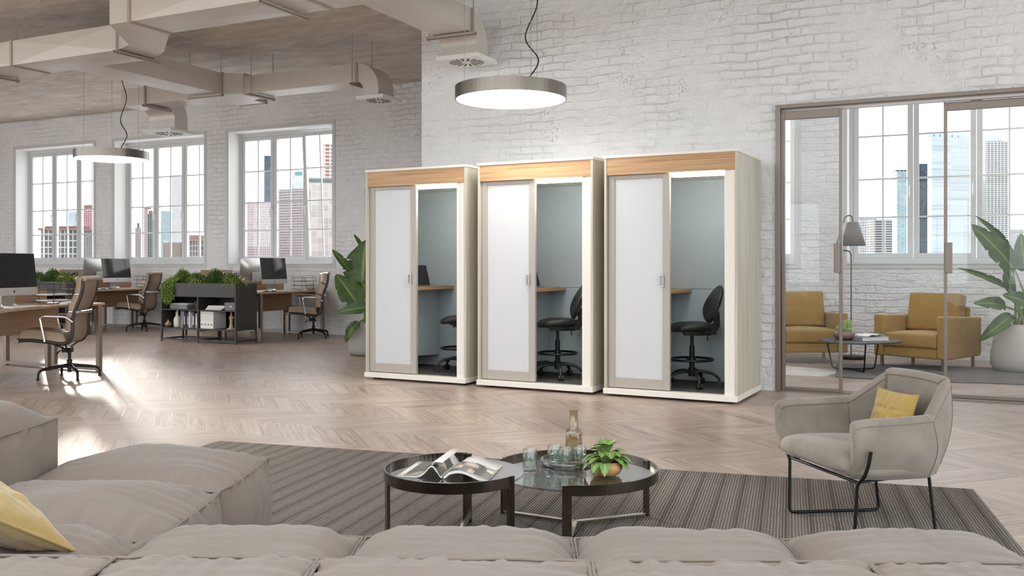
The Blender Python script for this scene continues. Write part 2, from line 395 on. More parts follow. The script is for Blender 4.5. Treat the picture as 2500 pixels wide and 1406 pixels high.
M['concretepot'] = plain('grey_concrete_pot', 'a3a19c', .8, 0, .06, 7, .15, 40); M['whitepot'] = plain('pale_ceramic_pot', 'c9c3bd', .6, 0, .05, 5)
M['soil'] = plain('dark_soil', '3a2e26', .95, 0, .4, 40, .8, 60, .01)
# ================================================================== THE ROOM
YF, YN, ZC = 12.8, 8.86, 4.18
WT = .45                                  # thickness of the window wall
Z0, Z1 = 1.19, 3.62                       # window openings
WINS = [-17.73, -14.83, -11.92, -4.26, -1.29]; WW = 2.35
def structure(name, mb, m, label=None):
    return tag(mb.build(name, m), label, None, None, 'structure')
structure('floor', MB().box(-20, 7, -3, YF + .6, -.2, 0), M['floor'], 'bleached oak chevron floor')
structure('ceiling', MB().box(-20, 7, 1.6, YN + .3, ZC, ZC + .3).box(-20, -4.6, YN + .3, YF + .6, ZC, ZC + .3).box(-4.6, 7, YN + 1.7, YF + .6, ZC, ZC + .3), M['ceiling'], 'raw concrete ceiling')  # invented openings over lounge and glass room let sky light in
w = MB(); xs = [-20] + [q for a in WINS for q in (a, a + WW)] + [7]
for i in range(0, len(xs), 2): w.box(xs[i], xs[i+1], YF, YF + WT, 0, ZC)
for a in WINS: w.box(a, a + WW, YF, YF + WT, 0, Z0); w.box(a, a + WW, YF, YF + WT, Z1, ZC)
structure('wall_back', w, M['brick_near'], 'white painted brick window wall')
GX0, GX1, GZ = -1.515, 1.62, 2.685        # glazed opening in the near wall
structure('wall_partition', MB().box(-5.4, GX0, YN, YN + .22, 0, ZC).box(GX0, GX1, YN, YN + .22, GZ, ZC).box(GX1, 7, YN, YN + .22, 0, ZC), M['brick_near'], 'white painted brick wall behind the three booths')
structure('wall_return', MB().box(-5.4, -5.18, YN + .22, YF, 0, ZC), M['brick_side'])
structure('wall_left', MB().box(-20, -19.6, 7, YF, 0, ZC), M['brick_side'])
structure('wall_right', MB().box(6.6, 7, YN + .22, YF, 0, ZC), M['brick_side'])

# unseen wall behind the camera, added to shade the duct fronts, with tall windows
w = MB(); fx = [-19.6 + 2.9*k for k in range(9)]
w.box(-20, 7, -3.3, -3, 0, .25).box(-20, 7, -3.3, -3, 2.6, ZC)
for k, a in enumerate(fx): w.box(a-.4 if k else -20, a+.25, -3.3, -3, .25, 2.6)
w.box(fx[-1]+2.5, 7, -3.3, -3, .25, 2.6)
structure('wall_front_added', w, M['brick_near'])
for k, a in enumerate(fx):
    t = empty('window_%d' % (6+k), (a+.25, -3.2, .25), kind='structure'); W_ = 2.25
    f = MB().box(0, .06, 0, .08, 0, 2.35).box(W_-.06, W_, 0, .08, 0, 2.35).box(.06, W_-.06, 0, .08, 0, .06).box(.06, W_-.06, 0, .08, 2.29, 2.35)
    for q in (.75, 1.5): f.box(q-.04, q+.04, 0, .08, .06, 2.29)
    for q in (.85, 1.6): f.box(.06, W_-.06, .02, .06, q-.012, q+.012)
    f.build('frame', M['white'], t); MB().box(.06, W_-.06, .038, .042, .06, 2.29).build('pane', M['pane'], t)

# ------------------------------------------------------------------ windows
def window(i, x0, open_sash=False):
    t = empty('window_%d' % i, (x0, YF, 0), kind='structure')
    y = .29; c = .045
    fr = MB()                                                   # flat casing round the opening
    fr.box(-.05, 0, -.012, .03, Z0-.05, Z1+.05).box(WW, WW+.05, -.012, .03, Z0-.05, Z1+.05)
    fr.box(0, WW, -.012, .03, Z1, Z1+.05).box(0, WW, -.012, .03, Z0-.05, Z0)
    fr.build('casing', M['white'], t)
    MB().box(0, .02, 0, y, Z0, Z1).box(WW-.02, WW, 0, y, Z0, Z1).box(.02, WW-.02, 0, y, Z1-.02, Z1).build('reveal', M['reveal'], t)
    MB().box(.02, WW-.02, -.02, y, Z0, Z0+.025).build('window_sill', M['white'], t, bev=.006)
    f = MB(); a, b = .02, WW-.02; zt, zb = Z1-.02, Z0+.025
    f.box(a, a+c, y, y+.09, zb, zt).box(b-c, b, y, y+.09, zb, zt).box(a+c, b-c, y, y+.09, zt-.07, zt).box(a+c, b-c, y, y+.09, zb, zb+.06)
    f.build('frame', M['white'], t, bev=.005)
    sw = (b - a - 2*c) / 3
    for k in range(3):
        sx = a + c + k*sw; s0, s1 = zb+.06, zt-.07; q = .066
        S = empty('sash', (0, y+.012, s0)); S.parent = t
        g = MB(); hgt = s1 - s0; x0_, x1_ = sx+.004, sx+sw-.004
        g.box(x0_, x0_+q, 0, .06, 0, hgt).box(x1_-q, x1_, 0, .06, 0, hgt).box(x0_+q, x1_-q, 0, .06, 0, q).box(x0_+q, x1_-q, 0, .06, hgt-q, hgt)
        xm = (x0_+x1_)/2
        g.box(xm-.011, xm+.011, .012, .042, q, hgt-q)
        for fz in (.265, .535, .775):
            zz = hgt - q - (hgt-2*q)*fz; g.box(x0_+q, x1_-q, .014, .04, zz-.011, zz+.011)
        g.build('sash_frame', M['white'], S, bev=.004)
        MB().box(x0_+q, x1_-q, .026, .029, q, hgt-q).build('pane', M['pane'], S)
        if k < 2 or open_sash:
            hx = x1_-.033 if k < 2 else x0_+.033
            MB().cbox((hx, -.008, .95), .03, .016, .07).tube(fillet([(hx, -.01, .95), (hx, -.045, .95), (hx, -.045, .80)], .015), .009).build('handle', M['white'], S)
        if open_sash and k == 2: S.rotation_euler = (R_(3.2), 0, 0)
for i, x0 in enumerate(WINS): window(i + 1, x0, i == 2)

# ------------------------------------------------------------------ glazed sliding front
t = empty('door_frame', (0, 0, 0), kind='structure'); t.name = 'trim_1'
MB().box(GX0, GX0+.045, YN-.02, YN+.24, 0, GZ).box(GX0+.045, GX1-.045, YN-.02, YN+.24, GZ-.035, GZ).box(GX1-.045, GX1, YN-.02, YN+.24, 0, GZ).build('frame', M['doorframe'], t, bev=.003)
MB().box(GX0+.045, GX1-.045, YN+.02, YN+.2, 0.0, .012).build('floor_track', M['doorframe'], t)
MB().box(GX0+.045, GX1-.045, YN+.06, YN+.13, GZ-.06, GZ-.035).build('head_track', M['ductpale'], t)
def slider(i, x0, x1, y, hx, hs):
    d = empty('door_%d' % i, (x0, y, .012), kind='structure'); W = x1-x0; Hh = GZ-.06-.012; b = .029
    MB().box(0, b, 0, .045, 0, Hh).box(W-b, W, 0, .045, 0, Hh).box(b, W-b, 0, .045, 0, b).box(b, W-b, 0, .045, Hh-.075, Hh).build('door_frame', M['doorframe'], d, bev=.003)
    MB().box(b, W-b, .019, .026, b, Hh-.075).build('pane', M['door_glass'], d)
    MB().box(hx-.028, hx+.028, -.03, 0, 1.10, 1.37).build('handle', M['doorframe'], d, bev=.004)
slider(1, GX0+.05, -.925, YN+.03, .497, 1)
slider(2, -.085, GX1-.05, YN+.135, .042, 1)

# ------------------------------------------------------------------ ventilation ducts
ZD = 3.56
def seg(mb, x0, x1, y0, y1, z0, z1, cross=.012):
    """duct length: box whose panels are cross-broken (a shallow pyramid on each)"""
    cx, cy, cz = (x0+x1)/2, (y0+y1)/2, (z0+z1)/2
    vs = [(x, y, z) for z in (z0, z1) for y in (y0, y1) for x in (x0, x1)]
    quads = [(0, 2, 3, 1), (4, 5, 7, 6), (0, 1, 5, 4), (2, 6, 7, 3), (0, 4, 6, 2), (1, 3, 7, 5)]
    off = [(0, 0, -1), (0, 0, 1), (0, -1, 0), (0, 1, 0), (-1, 0, 0), (1, 0, 0)]
    ctr = [(cx, cy, z0), (cx, cy, z1), (cx, y0, cz), (cx, y1, cz), (x0, cy, cz), (x1, cy, cz)]
    fs = []
    for i, q in enumerate(quads):
        big = i < 4 if (x1-x0) > (y1-y0) else i in (0, 1, 4, 5)
        vs.append(tuple(ctr[i][k]+off[i][k]*(cross if big else 0) for k in range(3))); n = len(vs)-1
        fs += [(q[k], q[(k+1) % 4], n) for k in range(4)]
    mb.add(vs, fs)
def elbow(mb, w0, w1, y0, zb, hh, r_in=.09, drop=.12, n=8, flip=None):
    """turns from +y travel down to -z; extruded from w0 to w1 across"""
    ro = r_in + hh; cy, cz = y0, zb - r_in
    inn = [(cy + r_in*math.sin(a), cz + r_in*math.cos(a)) for a in [math.pi/2*k/n for k in range(n+1)]]
    out = [(cy + ro*math.sin(a), cz + ro*math.cos(a)) for a in [math.pi/2*k/n for k in range(n+1)]]
    inn.append((cy+r_in, cz-drop)); out.append((cy+ro, cz-drop))
    vs = []
    for (a, b), (c, d) in zip(inn, out):
        for X in (w0, w1): vs += [(X, a, b), (X, c, d)]
    fs = []
    for k in range(len(inn)-1):
        i, j = 4*k, 4*(k+1)
        fs += [(i, i+2, j+2, j), (i+1, j+1, j+3, i+3), (i, j, j+1, i+1), (i+2, i+3, j+3, j+2)]
    if flip: vs = [flip(v) for v in vs]
    mb.add(vs, fs)
def diffuser(parent, cx, cy, sx, sy, z):
    g = MB().box(cx-sx/2, cx+sx/2, cy-sy/2, cy+sy/2, z-.045, z).build('diffuser_plate', M['ductpale'], parent, bev=.004)
    s = MB(); rx, ry = sx*.40, sy*.40
    for k in range(16):
        a = 2*math.pi*k/16; pts = []
        for r0, da in ((.28, 0), (.95, .18)):
            for sgn in ((-1, 1) if r0 < .5 else (1, -1)):
                aa = a + da + sgn*(.05 if r0 < .5 else .075)
                pts.append((cx+math.cos(aa)*rx*r0, cy+math.sin(aa)*ry*r0))
        s.prism(pts, z-.0465, z-.045)
    s.build('swirl_slots', M['black'], g)
def flange(par, axis, p, a0, a1, z0, z1, t=.012, w=.035):
    mb = MB()
    if axis == 'x': mb.box(p-w/2, p+w/2, a0-t, a1+t, z0-t, z0-.001).box(p-w/2, p+w/2, a0-t, a0-.001, z0, z1+t).box(p-w/2, p+w/2, a1+.001, a1+t, z0, z1+t)
    else: mb.box(a0-t, a1+t, p-w/2, p+w/2, z0-t, z0-.001).box(a0-t, a0-.001, p-w/2, p+w/2, z0, z1+t).box(a1+.001, a1+t, p-w/2, p+w/2, z0, z1+t)
    mb.build('flange', M['ductstrap'], par)
def hanger(parent, axis, p, a0, a1, z0):
    """perforated rail under a duct with a threaded rod at both ends"""
    r = MB(); e = .07
    if axis == 'x':
        r.box(p-.02, p+.02, a0-e, a1+e, z0-.045, z0-.041).box(p-.02, p-.017, a0-e, a1+e, z0-.045, z0-.013).box(p+.017, p+.02, a0-e, a1+e, z0-.045, z0-.013)
        ends = [(p, a0-.045), (p, a1+.045)]
    else:
        r.box(a0-e, a1+e, p-.02, p+.02, z0-.045, z0-.041).box(a0-e, a1+e, p-.02, p-.017, z0-.045, z0-.013).box(a0-e, a1+e, p+.017, p+.02, z0-.045, z0-.013)
        ends = [(a0-.045, p), (a1+.045, p)]
    r.build('support_rail', M['ductstrap'], parent)
    for x, y in ends: MB().tube([(x, y, z0-.06), (x, y, ZC)], .006, 6).build('threaded_rod', M['ductstrap'], parent)
# main run: big length, offset, small length to the left
t = empty('air_duct', (0, 0, 0), label='large main air duct with a kinked offset at the top of the photo', cat='air duct', group='ceiling ducts')
A0, A1, B0, B1 = 6.44, 6.95, 7.24, 7.74; ZT = ZD + .29
m_ = MB(); seg(m_, -7.25, -5.2, A0, A1, ZD, ZT); seg(m_, -5.2, -2.6, A0, A1, ZD, ZT); m_.build('duct_length', M['duct'], t)
MB().prism([(-7.25, A0), (-7.25, A1), (-7.93, 7.52), (-8.33, B1), (-8.33, B0), (-8.02, 7.12), (-7.52, A0)][::-1], ZD, ZT).build('offset_piece', M['duct'], t)
m_ = MB(); seg(m_, -10.1, -8.33, B0, B1, ZD, ZT); seg(m_, -12.0, -10.1, B0, B1, ZD, ZT); seg(m_, -14.2, -12.0, B0, B1, ZD, ZT); m_.build('duct_length', M['duct'], t)
flange(t, 'x', -7.25, A0, A1, ZD, ZT); flange(t, 'x', -5.2, A0, A1, ZD, ZT); flange(t, 'x', -8.33, B0, B1, ZD, ZT); flange(t, 'x', -10.1, B0, B1, ZD, ZT); flange(t, 'x', -12.0, B0, B1, ZD, ZT)

hanger(t, 'x', -5.55, A0, A1, ZD); hanger(t, 'x', -8.3, B0, B1, ZD); hanger(t, 'x', -10.75, B0, B1, ZD)
# branch towards the brick wall over the booths
t = empty('air_duct', (0, 0, 0), label='white branch duct ending in a down-turned elbow against the brick wall above the booths', cat='air duct', group='ceiling ducts')
m_ = MB(); seg(m_, -4.86, -4.43, A1, 8.26, ZD, ZD+.235); m_.build('duct_length', M['duct'], t)
e_ = MB(); elbow(e_, -4.86, -4.43, 8.26, ZD, .235, .1, .10); e_.build('elbow', M['duct'], t)
flange(t, 'y', 8.25, -4.86, -4.43, ZD, ZD+.235)
hanger(t, 'y', 8.2, -4.86, -4.43, ZD)
diffuser(t, -4.645, 8.53, .5, .44, ZD-.19)
# cross run from the small length towards the windows
t = empty('air_duct', (0, 0, 0), label='long white cross duct over the desks running towards the window wall', cat='air duct', group='ceiling ducts')
m_ = MB(); seg(m_, -9.64, -9.15, B1, 9.72, ZD, ZT); m_.build('duct_length', M['duct'], t)
MB().prism([(-9.64, 9.72), (-9.15, 9.72), (-8.87, 9.86), (-8.87, 10.2), (-9.1, 10.3), (-9.12, 10.62), (-9.6, 10.55), (-9.68, 10.24), (-9.9, 10.24), (-9.9, 9.84)], ZD, ZT).build('junction_box', M['duct'], t)
flange(t, 'y', 9.73, -9.64, -9.15, ZD, ZT); flange(t, 'x', -8.87, 9.86, 10.2, ZD, ZT-.02); flange(t, 'y', 10.58, -9.6, -9.12, ZD, ZT)
hanger(t, 'y', 9.65, -9.64, -9.15, ZD)
# right arm
t = empty('air_duct', (0, 0, 0), label='white duct arm turning down beside the end of the brick wall', cat='air duct', group='ceiling ducts')
m_ = MB(); seg(m_, -8.87, -6.98, 9.84, 10.2, ZD, ZD+.24, .0); m_.build('duct_length', M['duct'], t)
e_ = MB(); elbow(e_, 9.84, 10.2, 0, ZD, .235, .1, .10, flip=lambda v: (v[1]-6.98, v[0], v[2])); e_.build('elbow', M['duct'], t)
flange(t, 'x', -6.98, 9.84, 10.2, ZD, ZD+.24)
hanger(t, 'x', -7.02, 9.84, 10.2, ZD); hanger(t, 'x', -8.7, 9.84, 10.2, ZD)
diffuser(t, -6.76, 10.02, .42, .44, ZD-.19)
# left arm
t = empty('air_duct', (0, 0, 0), label='white duct arm turning down in front of the middle window', cat='air duct', group='ceiling ducts')
m_ = MB(); seg(m_, -11.25, -9.9, 9.84, 10.24, ZD, ZD+.26, .0); m_.build('duct_length', M['duct'], t)
e_ = MB(); elbow(e_, -11.25, -10.72, 10.24, ZD, .26, .14, .16); e_.build('elbow', M['duct'], t)
flange(t, 'x', -10.75, 9.84, 10.24, ZD, ZD+.26)
hanger(t, 'x', -10.72, 9.84, 10.24, ZD)
diffuser(t, -10.985, 10.52, .6, .5, ZD-.29)

# ------------------------------------------------------------------ pendant lamps
def pendant(x, y, z, label):
    t = empty('pendant_lamp', (x, y, z), label=label, cat='pendant lamp', group='round pendant lamps')
    MB().lathe([(.488, 0), (.5, 0), (.5, .115), (.488, .115), (.488, 0)], seg=72, smooth=False).build('metal_ring', M['nickel'], t)
    MB().disc(.488, .006, seg=72, flip=True).lathe([(.488, .006), (.488, .02)], seg=72).build('diffuser', M['lamp'], t)
    MB().disc(.488, .1, seg=72).lathe([(.488, .098), (.488, .1)], seg=72).build('top_plate', M['ductpale'], t)
    for k in range(3):
        a = R_(200 + 120*k); MB().tube([(.42*math.cos(a), .42*math.sin(a), .1), (.42*math.cos(a), .42*math.sin(a), ZC-z)], .0022, 5).build('suspension_wire', M['steel'], t)
    p = smooth_path([(.16, .05, .1), (.13, .05, .16), (.25, .05, .34), (.12, .05, .56), (.24, .05, .86), (.14, .05, 1.16), (.15, .05, ZC-z)], 8)
    MB().tube(p, .006, 6).build('cord', M['blackmetal'], t)
pendant(-3.58, 7.40, 2.662, 'round metal ring pendant lamp hanging in front of the brick wall above the booths')
pendant(-10.82, 9.3, 2.69, 'round metal ring pendant lamp hanging over the desks in front of the windows')

# ================================================================== THE CITY OUTSIDE
structure('sky_block_slab', MB().box(-60, 40, -60, -3, -.4, -.2), plain('grey_sky_block', (.3, .3, .3), .9))  # unseen slab added to cut sky light from below the horizon
structure('ground', MB().box(-900, 900, 60, 1400, -41, -40), plain('pale_bounce_ground', (.8, .8, .8), .9))  # unseen ground, made pale to bounce light onto the facades
def tower(x0, x1, yt, d, mat, label, rz=0.0, dep=.8, name='office_tower', steps=(), roofmat=None, cornice=0):
    w_ = (x1-x0)/FPX*d; p = at((x0+x1)/2, HZY, d); top = CAMH + (HZY-yt)/FPX*d
    t = empty(name, (p.x, p.y, -40), YAW + rz, label=label, cat='building', group='city buildings outside')
    MB().box(-w_/2, w_/2, 0, w_*dep, 0, top+40).build('tower_walls', mat, t)
    if cornice: MB().box(-w_/2-cornice, w_/2+cornice, -cornice, w_*dep+cornice, top+40, top+40+cornice).build('cornice', roofmat, t)
    for (fx0, fx1, fh) in steps:
        MB().box(-w_/2+w_*fx0, -w_/2+w_*fx1, w_*.1, w_*dep*.8, top+40+cornice, top+40+cornice+fh/FPX*d).build('roof_block', roofmat or mat, t)
    return t
def fac(n, wall, win, px, py, mo, d, cv=.3): return mat_facade(n, wall, win, px*d/FPX, py*d/FPX, mo*.5*d/FPX, cv)
white_f = plain('pale_roof', (.4, .4, .41), .8); brown_f = plain('brick_brown_roof', '6f4f47', .8); dark_f = plain('dark_roof', '4a4a4a', .8); teal_f = plain('teal_roof', '5f7f78', .8)
tower(100, 196, 562, 300, fac('warehouse_facade', 'f4f4f4', '6f6a6a', 10, 16, 2.4, 300), 'low white warehouse with a dark cornice, seen through the leftmost window', name='warehouse', roofmat=brown_f, cornice=.7, steps=((.05, .95, 5),))
tower(162, 196, 515, 420, fac('pale_blue_facade', 'e6eef5', 'cfdde8', 9, 12, 3, 420), 'pale blue block rising behind the white warehouse')
tower(199, 224, 512, 350, fac('red_grid_facade', 'b5636b', 'f0dede', 4.5, 5, 1.8, 350), 'red gridded tower at the right of the leftmost window', steps=((.2, 1, 12),), roofmat=brown_f)
tower(200, 224, 573, 280, fac('dark_office_facade', 'd9d4d4', '4a4446', 4, 4.5, 1.2, 280, .8), 'dark low office block in front of the red tower')
tower(330, 341, 556, 400, fac('slender_facade', 'e8d2d2', '5c4a4c', 3.5, 3, 1.2, 400), 'slender striped tower at the left of the middle window', steps=((.4, .7, 12),), roofmat=dark_f)
tower(351, 359, 510, 420, fac('pink_facade', 'efd6d6', '8a6c6c', 3, 3, 1.3, 420), 'thin pink tower in the middle window', steps=((.1, 2.0, 6),), roofmat=brown_f)
tower(360, 371, 522, 380, fac('green_black_facade', 'c6d3cf', '2d3634', 5, 4, 1.0, 380), 'dark narrow tower beside the thin pink one', steps=((.2, .9, 8),), roofmat=brown_f)
tower(388, 411, 515, 460, fac('teal_glass_facade', 'e2eef0', '9fbcc2', 3.3, 3.6, .8, 460, .4), 'teal glass tower in the middle window')
tower(414, 442, 427, 600, fac('white_grid_facade', 'f7f7f7', 'c9c9cb', 4, 5, 2.0, 600), 'tall white gridded tower in the middle window')
tower(398, 441, 592, 260, plain('brown_house', '6b6159', .9, 0, .2, .3), 'brown low house at the foot of the white tower', name='low_house', steps=((.0, .25, 4),), roofmat=white_f)
tower(456, 497, 588, 260, fac('brown_office_facade', 'dcc6c4', '4d4142', 7, 13, 1.6, 260, .9), 'brown office block at the right of the middle window', roofmat=brown_f, cornice=.5, steps=((.1, .8, 10),))
tower(645, 659, 380, 560, fac('navy_glass_facade', '8fa5b5', '27323d', 4, 4, .8, 560, 1.2), 'narrow navy glass tower in the right-hand window of the office')
tower(600, 660, 492, 500, fac('pale_pink_facade', 'f8f0f0', 'd0b4b4', 5, 6, 1.6, 500), 'pale low tower behind the pink lattice block')
tower(604, 662, 603, 320, fac('rose_facade', 'f6e6e6', '7d5a56', 4.5, 6, 1.8, 320, .5), 'rose coloured low block at the foot of the right-hand office window')
tower(672, 742, 462, 330, fac('pink_lattice_facade', 'f6e4e2', '553c3a', 5.2, 6.5, 1.7, 330, .9), 'pink lattice-fronted block filling the middle of the right-hand office window', rz=R_(-26), dep=.5, name='office_block')
tower(712, 738, 428, 600, fac('white_glass_facade', 'f7f7f7', 'e0e4e4', 6, 7, .8, 600), 'white tower with a green roof box behind the pink lattice block', steps=((.25, .9, 10),), roofmat=teal_f)
tower(755, 822, 446, 420, fac('white_panel_facade', 'ffffff', 'dccbc4', 14, 16, 1.0, 420), 'large white panelled block with a dark glazed crown', rz=R_(14), steps=((0, 1, 12),), roofmat=fac('crown_facade', 'cfd3d0', '5b6460', 5, 12, 1.0, 420, .6), name='office_block')
tower(790, 822, 352, 640, fac('red_balcony_facade', 'fbf6f4', 'b5604f', 13, 9, 3.2, 640, .3), 'tower with red balconies at the top right of the office windows', rz=R_(10))
tower(2090, 2140, 530, 560, fac('white_slab_facade', 'f6f6f6', '9b9798', 5, 7, 2.6, 560), 'white slab tower behind the floor lamp')
tower(2133, 2190, 536, 500, fac('louvred_facade', 'f4f2f2', '5d585a', 26, 6, 2.3, 500), 'slab tower with dark horizontal bands right of the floor lamp')
tower(2190, 2226, 420, 460, fac('aqua_glass_facade', 'e4eff1', '9dbfc8', 9, 4.5, 1.2, 460, .4), 'aqua glass tower left of the navy one', steps=((0, 1, 6),), roofmat=fac('dark_band_facade', 'f2f2f2', '4c4c4c', 10, 5, 1.6, 460))
tower(2243, 2264, 400, 300, fac('navy_curtain_facade', '5d7180', '22303a', 5, 7, .7, 300, 1.2), 'navy curtain-wall tower beside the pale blue one')
tower(2266, 2378, 335, 380, fac('pale_blue_band_facade', 'f3f6f9', 'd3dfe8', 120, 8, 3.0, 380), 'broad pale blue banded tower seen through the glass room', rz=R_(16), steps=((0, .12, 12), (.16, .28, 12), (.32, .44, 12), (.48, .6, 12), (.64, .76, 12), (.8, 1, 12)), roofmat=plain('pale_blue_roof', '9fb0bf', .7))
tower(2408, 2462, 345, 420, fac('pinstripe_facade', 'f8f8f8', '5a5557', 8, 5, 2.4, 420, .5), 'white tower with dark pinstripe windows at the right of the glass room', rz=R_(-8), steps=((.0, .75, 14),), roofmat=plain('grey_blue_roof', 'a3acb5', .7))
tower(2465, 2500, 560, 700, fac('far_tower_facade', 'f0f0f0', '85827f', 4, 4, 1.2, 700), 'small far tower at the right edge of the view')
# ================================================================== OFFICE BOOTHS
BW, BD, BH = 1.21, .88, 2.173
def booth(loc, rz, label):
    t = empty('office_booth', loc, rz, label=label, cat='booth', group='office booths along the brick wall')
    for x in (.06, BW-.12):
        for y in (.05, BD-.1): MB().cbox((x+.03, y+.025, .011), .06, .05, .022).build('foot', M['blackmetal'], t)
    MB().box(-.004, BW+.004, -.025, BD, .022, .072).build('base', M['creamedge'], t, bev=.004)
    MB().box(0, .022, -.005, BD, .072, BH-.025).build('side_panel', M['cream'], t, bev=.002)
    MB().box(BW-.022, BW, -.005, BD, .072, BH-.025).build('side_panel', M['cream'], t, bev=.002)
    MB().box(-.006, BW+.006, -.012, BD, BH-.025, BH).build('top_panel', M['creamedge'], t, bev=.003)
    MB().box(.022, BW-.022, 0, .025, 1.995, BH-.025).build('header', M['header'], t)
    MB().box(1.095, 1.145, .012, .07, .072, 1.995).box(1.145, BW-.022, .004, .07, .072, 1.995).build('post', M['creamedge'], t, bev=.003)
    # sliding door
    a, b, zb, zt = .026, .605, .078, 1.993
    MB().box(a, a+.062, .03, .066, zb, zt).box(b-.066, b, .03, .066, zb, zt).box(a+.062, b-.066, .03, .066, zb, zb+.09).box(a+.062, b-.066, .03, .066, zt-.035, zt).build('sliding_door', M['boothframe'], t, bev=.003)
    d = t.children[-1]
    MB().box(a+.062, b-.066, .042, .054, zb+.09, zt-.035).build('frosted_pane', M['frost'], d)
    hx = b-.088
    MB().box(hx-.003, hx+.003, .014, .03, .99, 1.095).box(hx+.029, hx+.035, .014, .03, .99, 1.095).box(hx+.003, hx+.029, .014, .03, 1.087, 1.095).box(hx+.003, hx+.029, .014, .03, .99, .998).build('door_handle', M['alu'], d, bev=.001)
    # lining
    y1 = BD-.012
    MB().box(.022, .04, .075, y1, .08, 1.99).build('lining_panel', M['felt'], t)
    MB().box(BW-.04, BW-.022, .075, y1, .08, 1.99).build('lining_panel', M['felt'], t)
    MB().box(.04, BW-.04, y1-.025, y1, .955, 1.99).build('lining_panel', M['felt'], t, bev=.004)
    MB().box(.04, BW-.04, y1-.033, y1, .17, .951).build('lining_panel', M['felt'], t, bev=.004)
    MB().box(.04, BW-.04, y1-.045, y1, .08, .17).build('plinth', M['felt'], t, bev=.004)
    MB().box(.022, BW-.022, .03, BD-.01, 1.995, 2.02).build('booth_ceiling', M['creamedge'], t)
    MB().box(.62, 1.09, .03, .075, 1.955, 1.994).build('light_strip', M['led'], t, bev=.01)
    MB().box(.022, BW-.022, .07, BD-.01, .072, .079).build('carpet', M['carpet'], t)
    MB().box(.04, .57, .10, y1-.04, .925, .955).build('desk', M['boothdesk'], t, bev=.003)
    MB().prism([(.10, .24), (y1-.04, .20), (y1-.04, .925), (.10, .925)], .36, .38, 'x').build('modesty_panel', M['felt'], t)
    MB().box(0, BW, BD-.012, BD, .072, BH-.025).build('back_panel', M['creamedge'], t)
    return t
BRZ = R_(-1.9)
def bpt(o, x, y, z): return Matrix.Translation(o) @ Matrix.Rotation(BRZ, 4, 'Z') @ Vector((x, y, z))
BO = [Vector((-5.526, 7.955, 0)), Vector((-4.178, 7.90, 0)), Vector((-2.862, 7.865, 0))]
b0 = booth(BO[0], BRZ, 'cream booth beside the potted plant, with the open laptop on its desk')
dup(b0, BO[1], BRZ, 'middle cream booth, standing between two like it')
dup(b0, BO[2], BRZ, 'cream booth next to the glazed sliding doors, its whole side in view')

def puffbox(mb, w, d, h, c=(0, 0, 0), n=14, b=(.06, .06, .2), wr=0.0, kw=18, seed=0, pw=2.0, bow=0.0):
    """stuffed box: faces bulge between the seams, corners stay"""
    idx = {}; vs = []; fs = []
    def P(x, y, z):
        k = (round(x, 5), round(y, 5), round(z, 5))
        if k in idx: return idx[k]
        ex, ey, ez = 1-abs(x)**pw, 1-abs(y)**pw, 1-abs(z)**pw
        px = x*(1+b[0]*ey*(bow+(1-bow)*ez)); py = y*(1+b[1]*ex*(bow+(1-bow)*ez)); pz = z*(1+b[2]*ex*ey)
        q = Vector((px*w/2, py*d/2, pz*h/2))
        if wr:
            X, Y, Z = x*w/2, y*d/2, z*h/2
            fx = math.exp(-(w/2-abs(X))/.11); fy = math.exp(-(d/2-abs(Y))/.11); fz = math.exp(-(h/2-abs(Z))/.10)
            tz = abs(z) > .999; tx = abs(x) > .999; ty = abs(y) > .999
            o = 0
            wx = nz(Y*kw+seed, X*2.2, Z*2+seed); wy = nz(X*kw+seed*2.7, Y*2.2, Z*2+seed); wz = nz(X*kw+seed, Y*kw, Z*1.5+seed)
            if tz: o = (wx*fx*min(1, ey*3) + wy*fy*min(1, ex*3))*wr + nz(X*5+seed, Y*5, seed*1.3)*wr*.8*min(1, ex*2)*min(1, ey*2)
            elif tx or ty: o = wz*fz*wr*min(1, ez*4)*.9 + nz(X*6, Y*6+seed, Z*6)*wr*.5*ez
            nn = Vector((x if tx else 0, y if ty else 0, z if tz else 0))
            if nn.length > 0: q += nn.normalized()*o
        idx[k] = len(vs); vs.append(Vector(c)+q+Vector((0, 0, h/2))); return idx[k]
    nn = n if isinstance(n, tuple) else (n, n, n)
    L = [[-1+2*i/k for i in range(k+1)] for k in nn]
    for s in (-1, 1):
        for a, b_, ax in ((0, 1, 2), (1, 2, 0), (2, 0, 1)):
            A, B = L[a], L[b_]
            for i in range(len(A)-1):
                for j in range(len(B)-1):
                    q = []
                    for (u, v) in ((A[i], B[j]), (A[i+1], B[j]), (A[i+1], B[j+1]), (A[i], B[j+1])):
                        p = [0, 0, 0]; p[a] = u; p[b_] = v; p[ax] = s; q.append(P(*p))
                    fs.append(tuple(q if s > 0 else q[::-1]))
    mb.add(vs, fs, True)
    return mb
def superpad(mb, w, d, h, c, n=2.6, m=2.6, nu=40, nv=16, fn=None):
    """smooth cushion (superellipsoid) standing on c"""
    def sp(v, e): return math.copysign(abs(v)**(2/e), v)
    def f(u, v):
        a = 2*math.pi*u; bb = -math.pi/2 + math.pi*v
        p = Vector((w/2*sp(math.cos(bb), m)*sp(math.cos(a), n), d/2*sp(math.cos(bb), m)*sp(math.sin(a), n), h/2*sp(math.sin(bb), m)))
        if fn: p = fn(p)
        return Vector(c)+p+Vector((0, 0, h/2))
    mb.grid(f, nu, nv, True, True); return mb

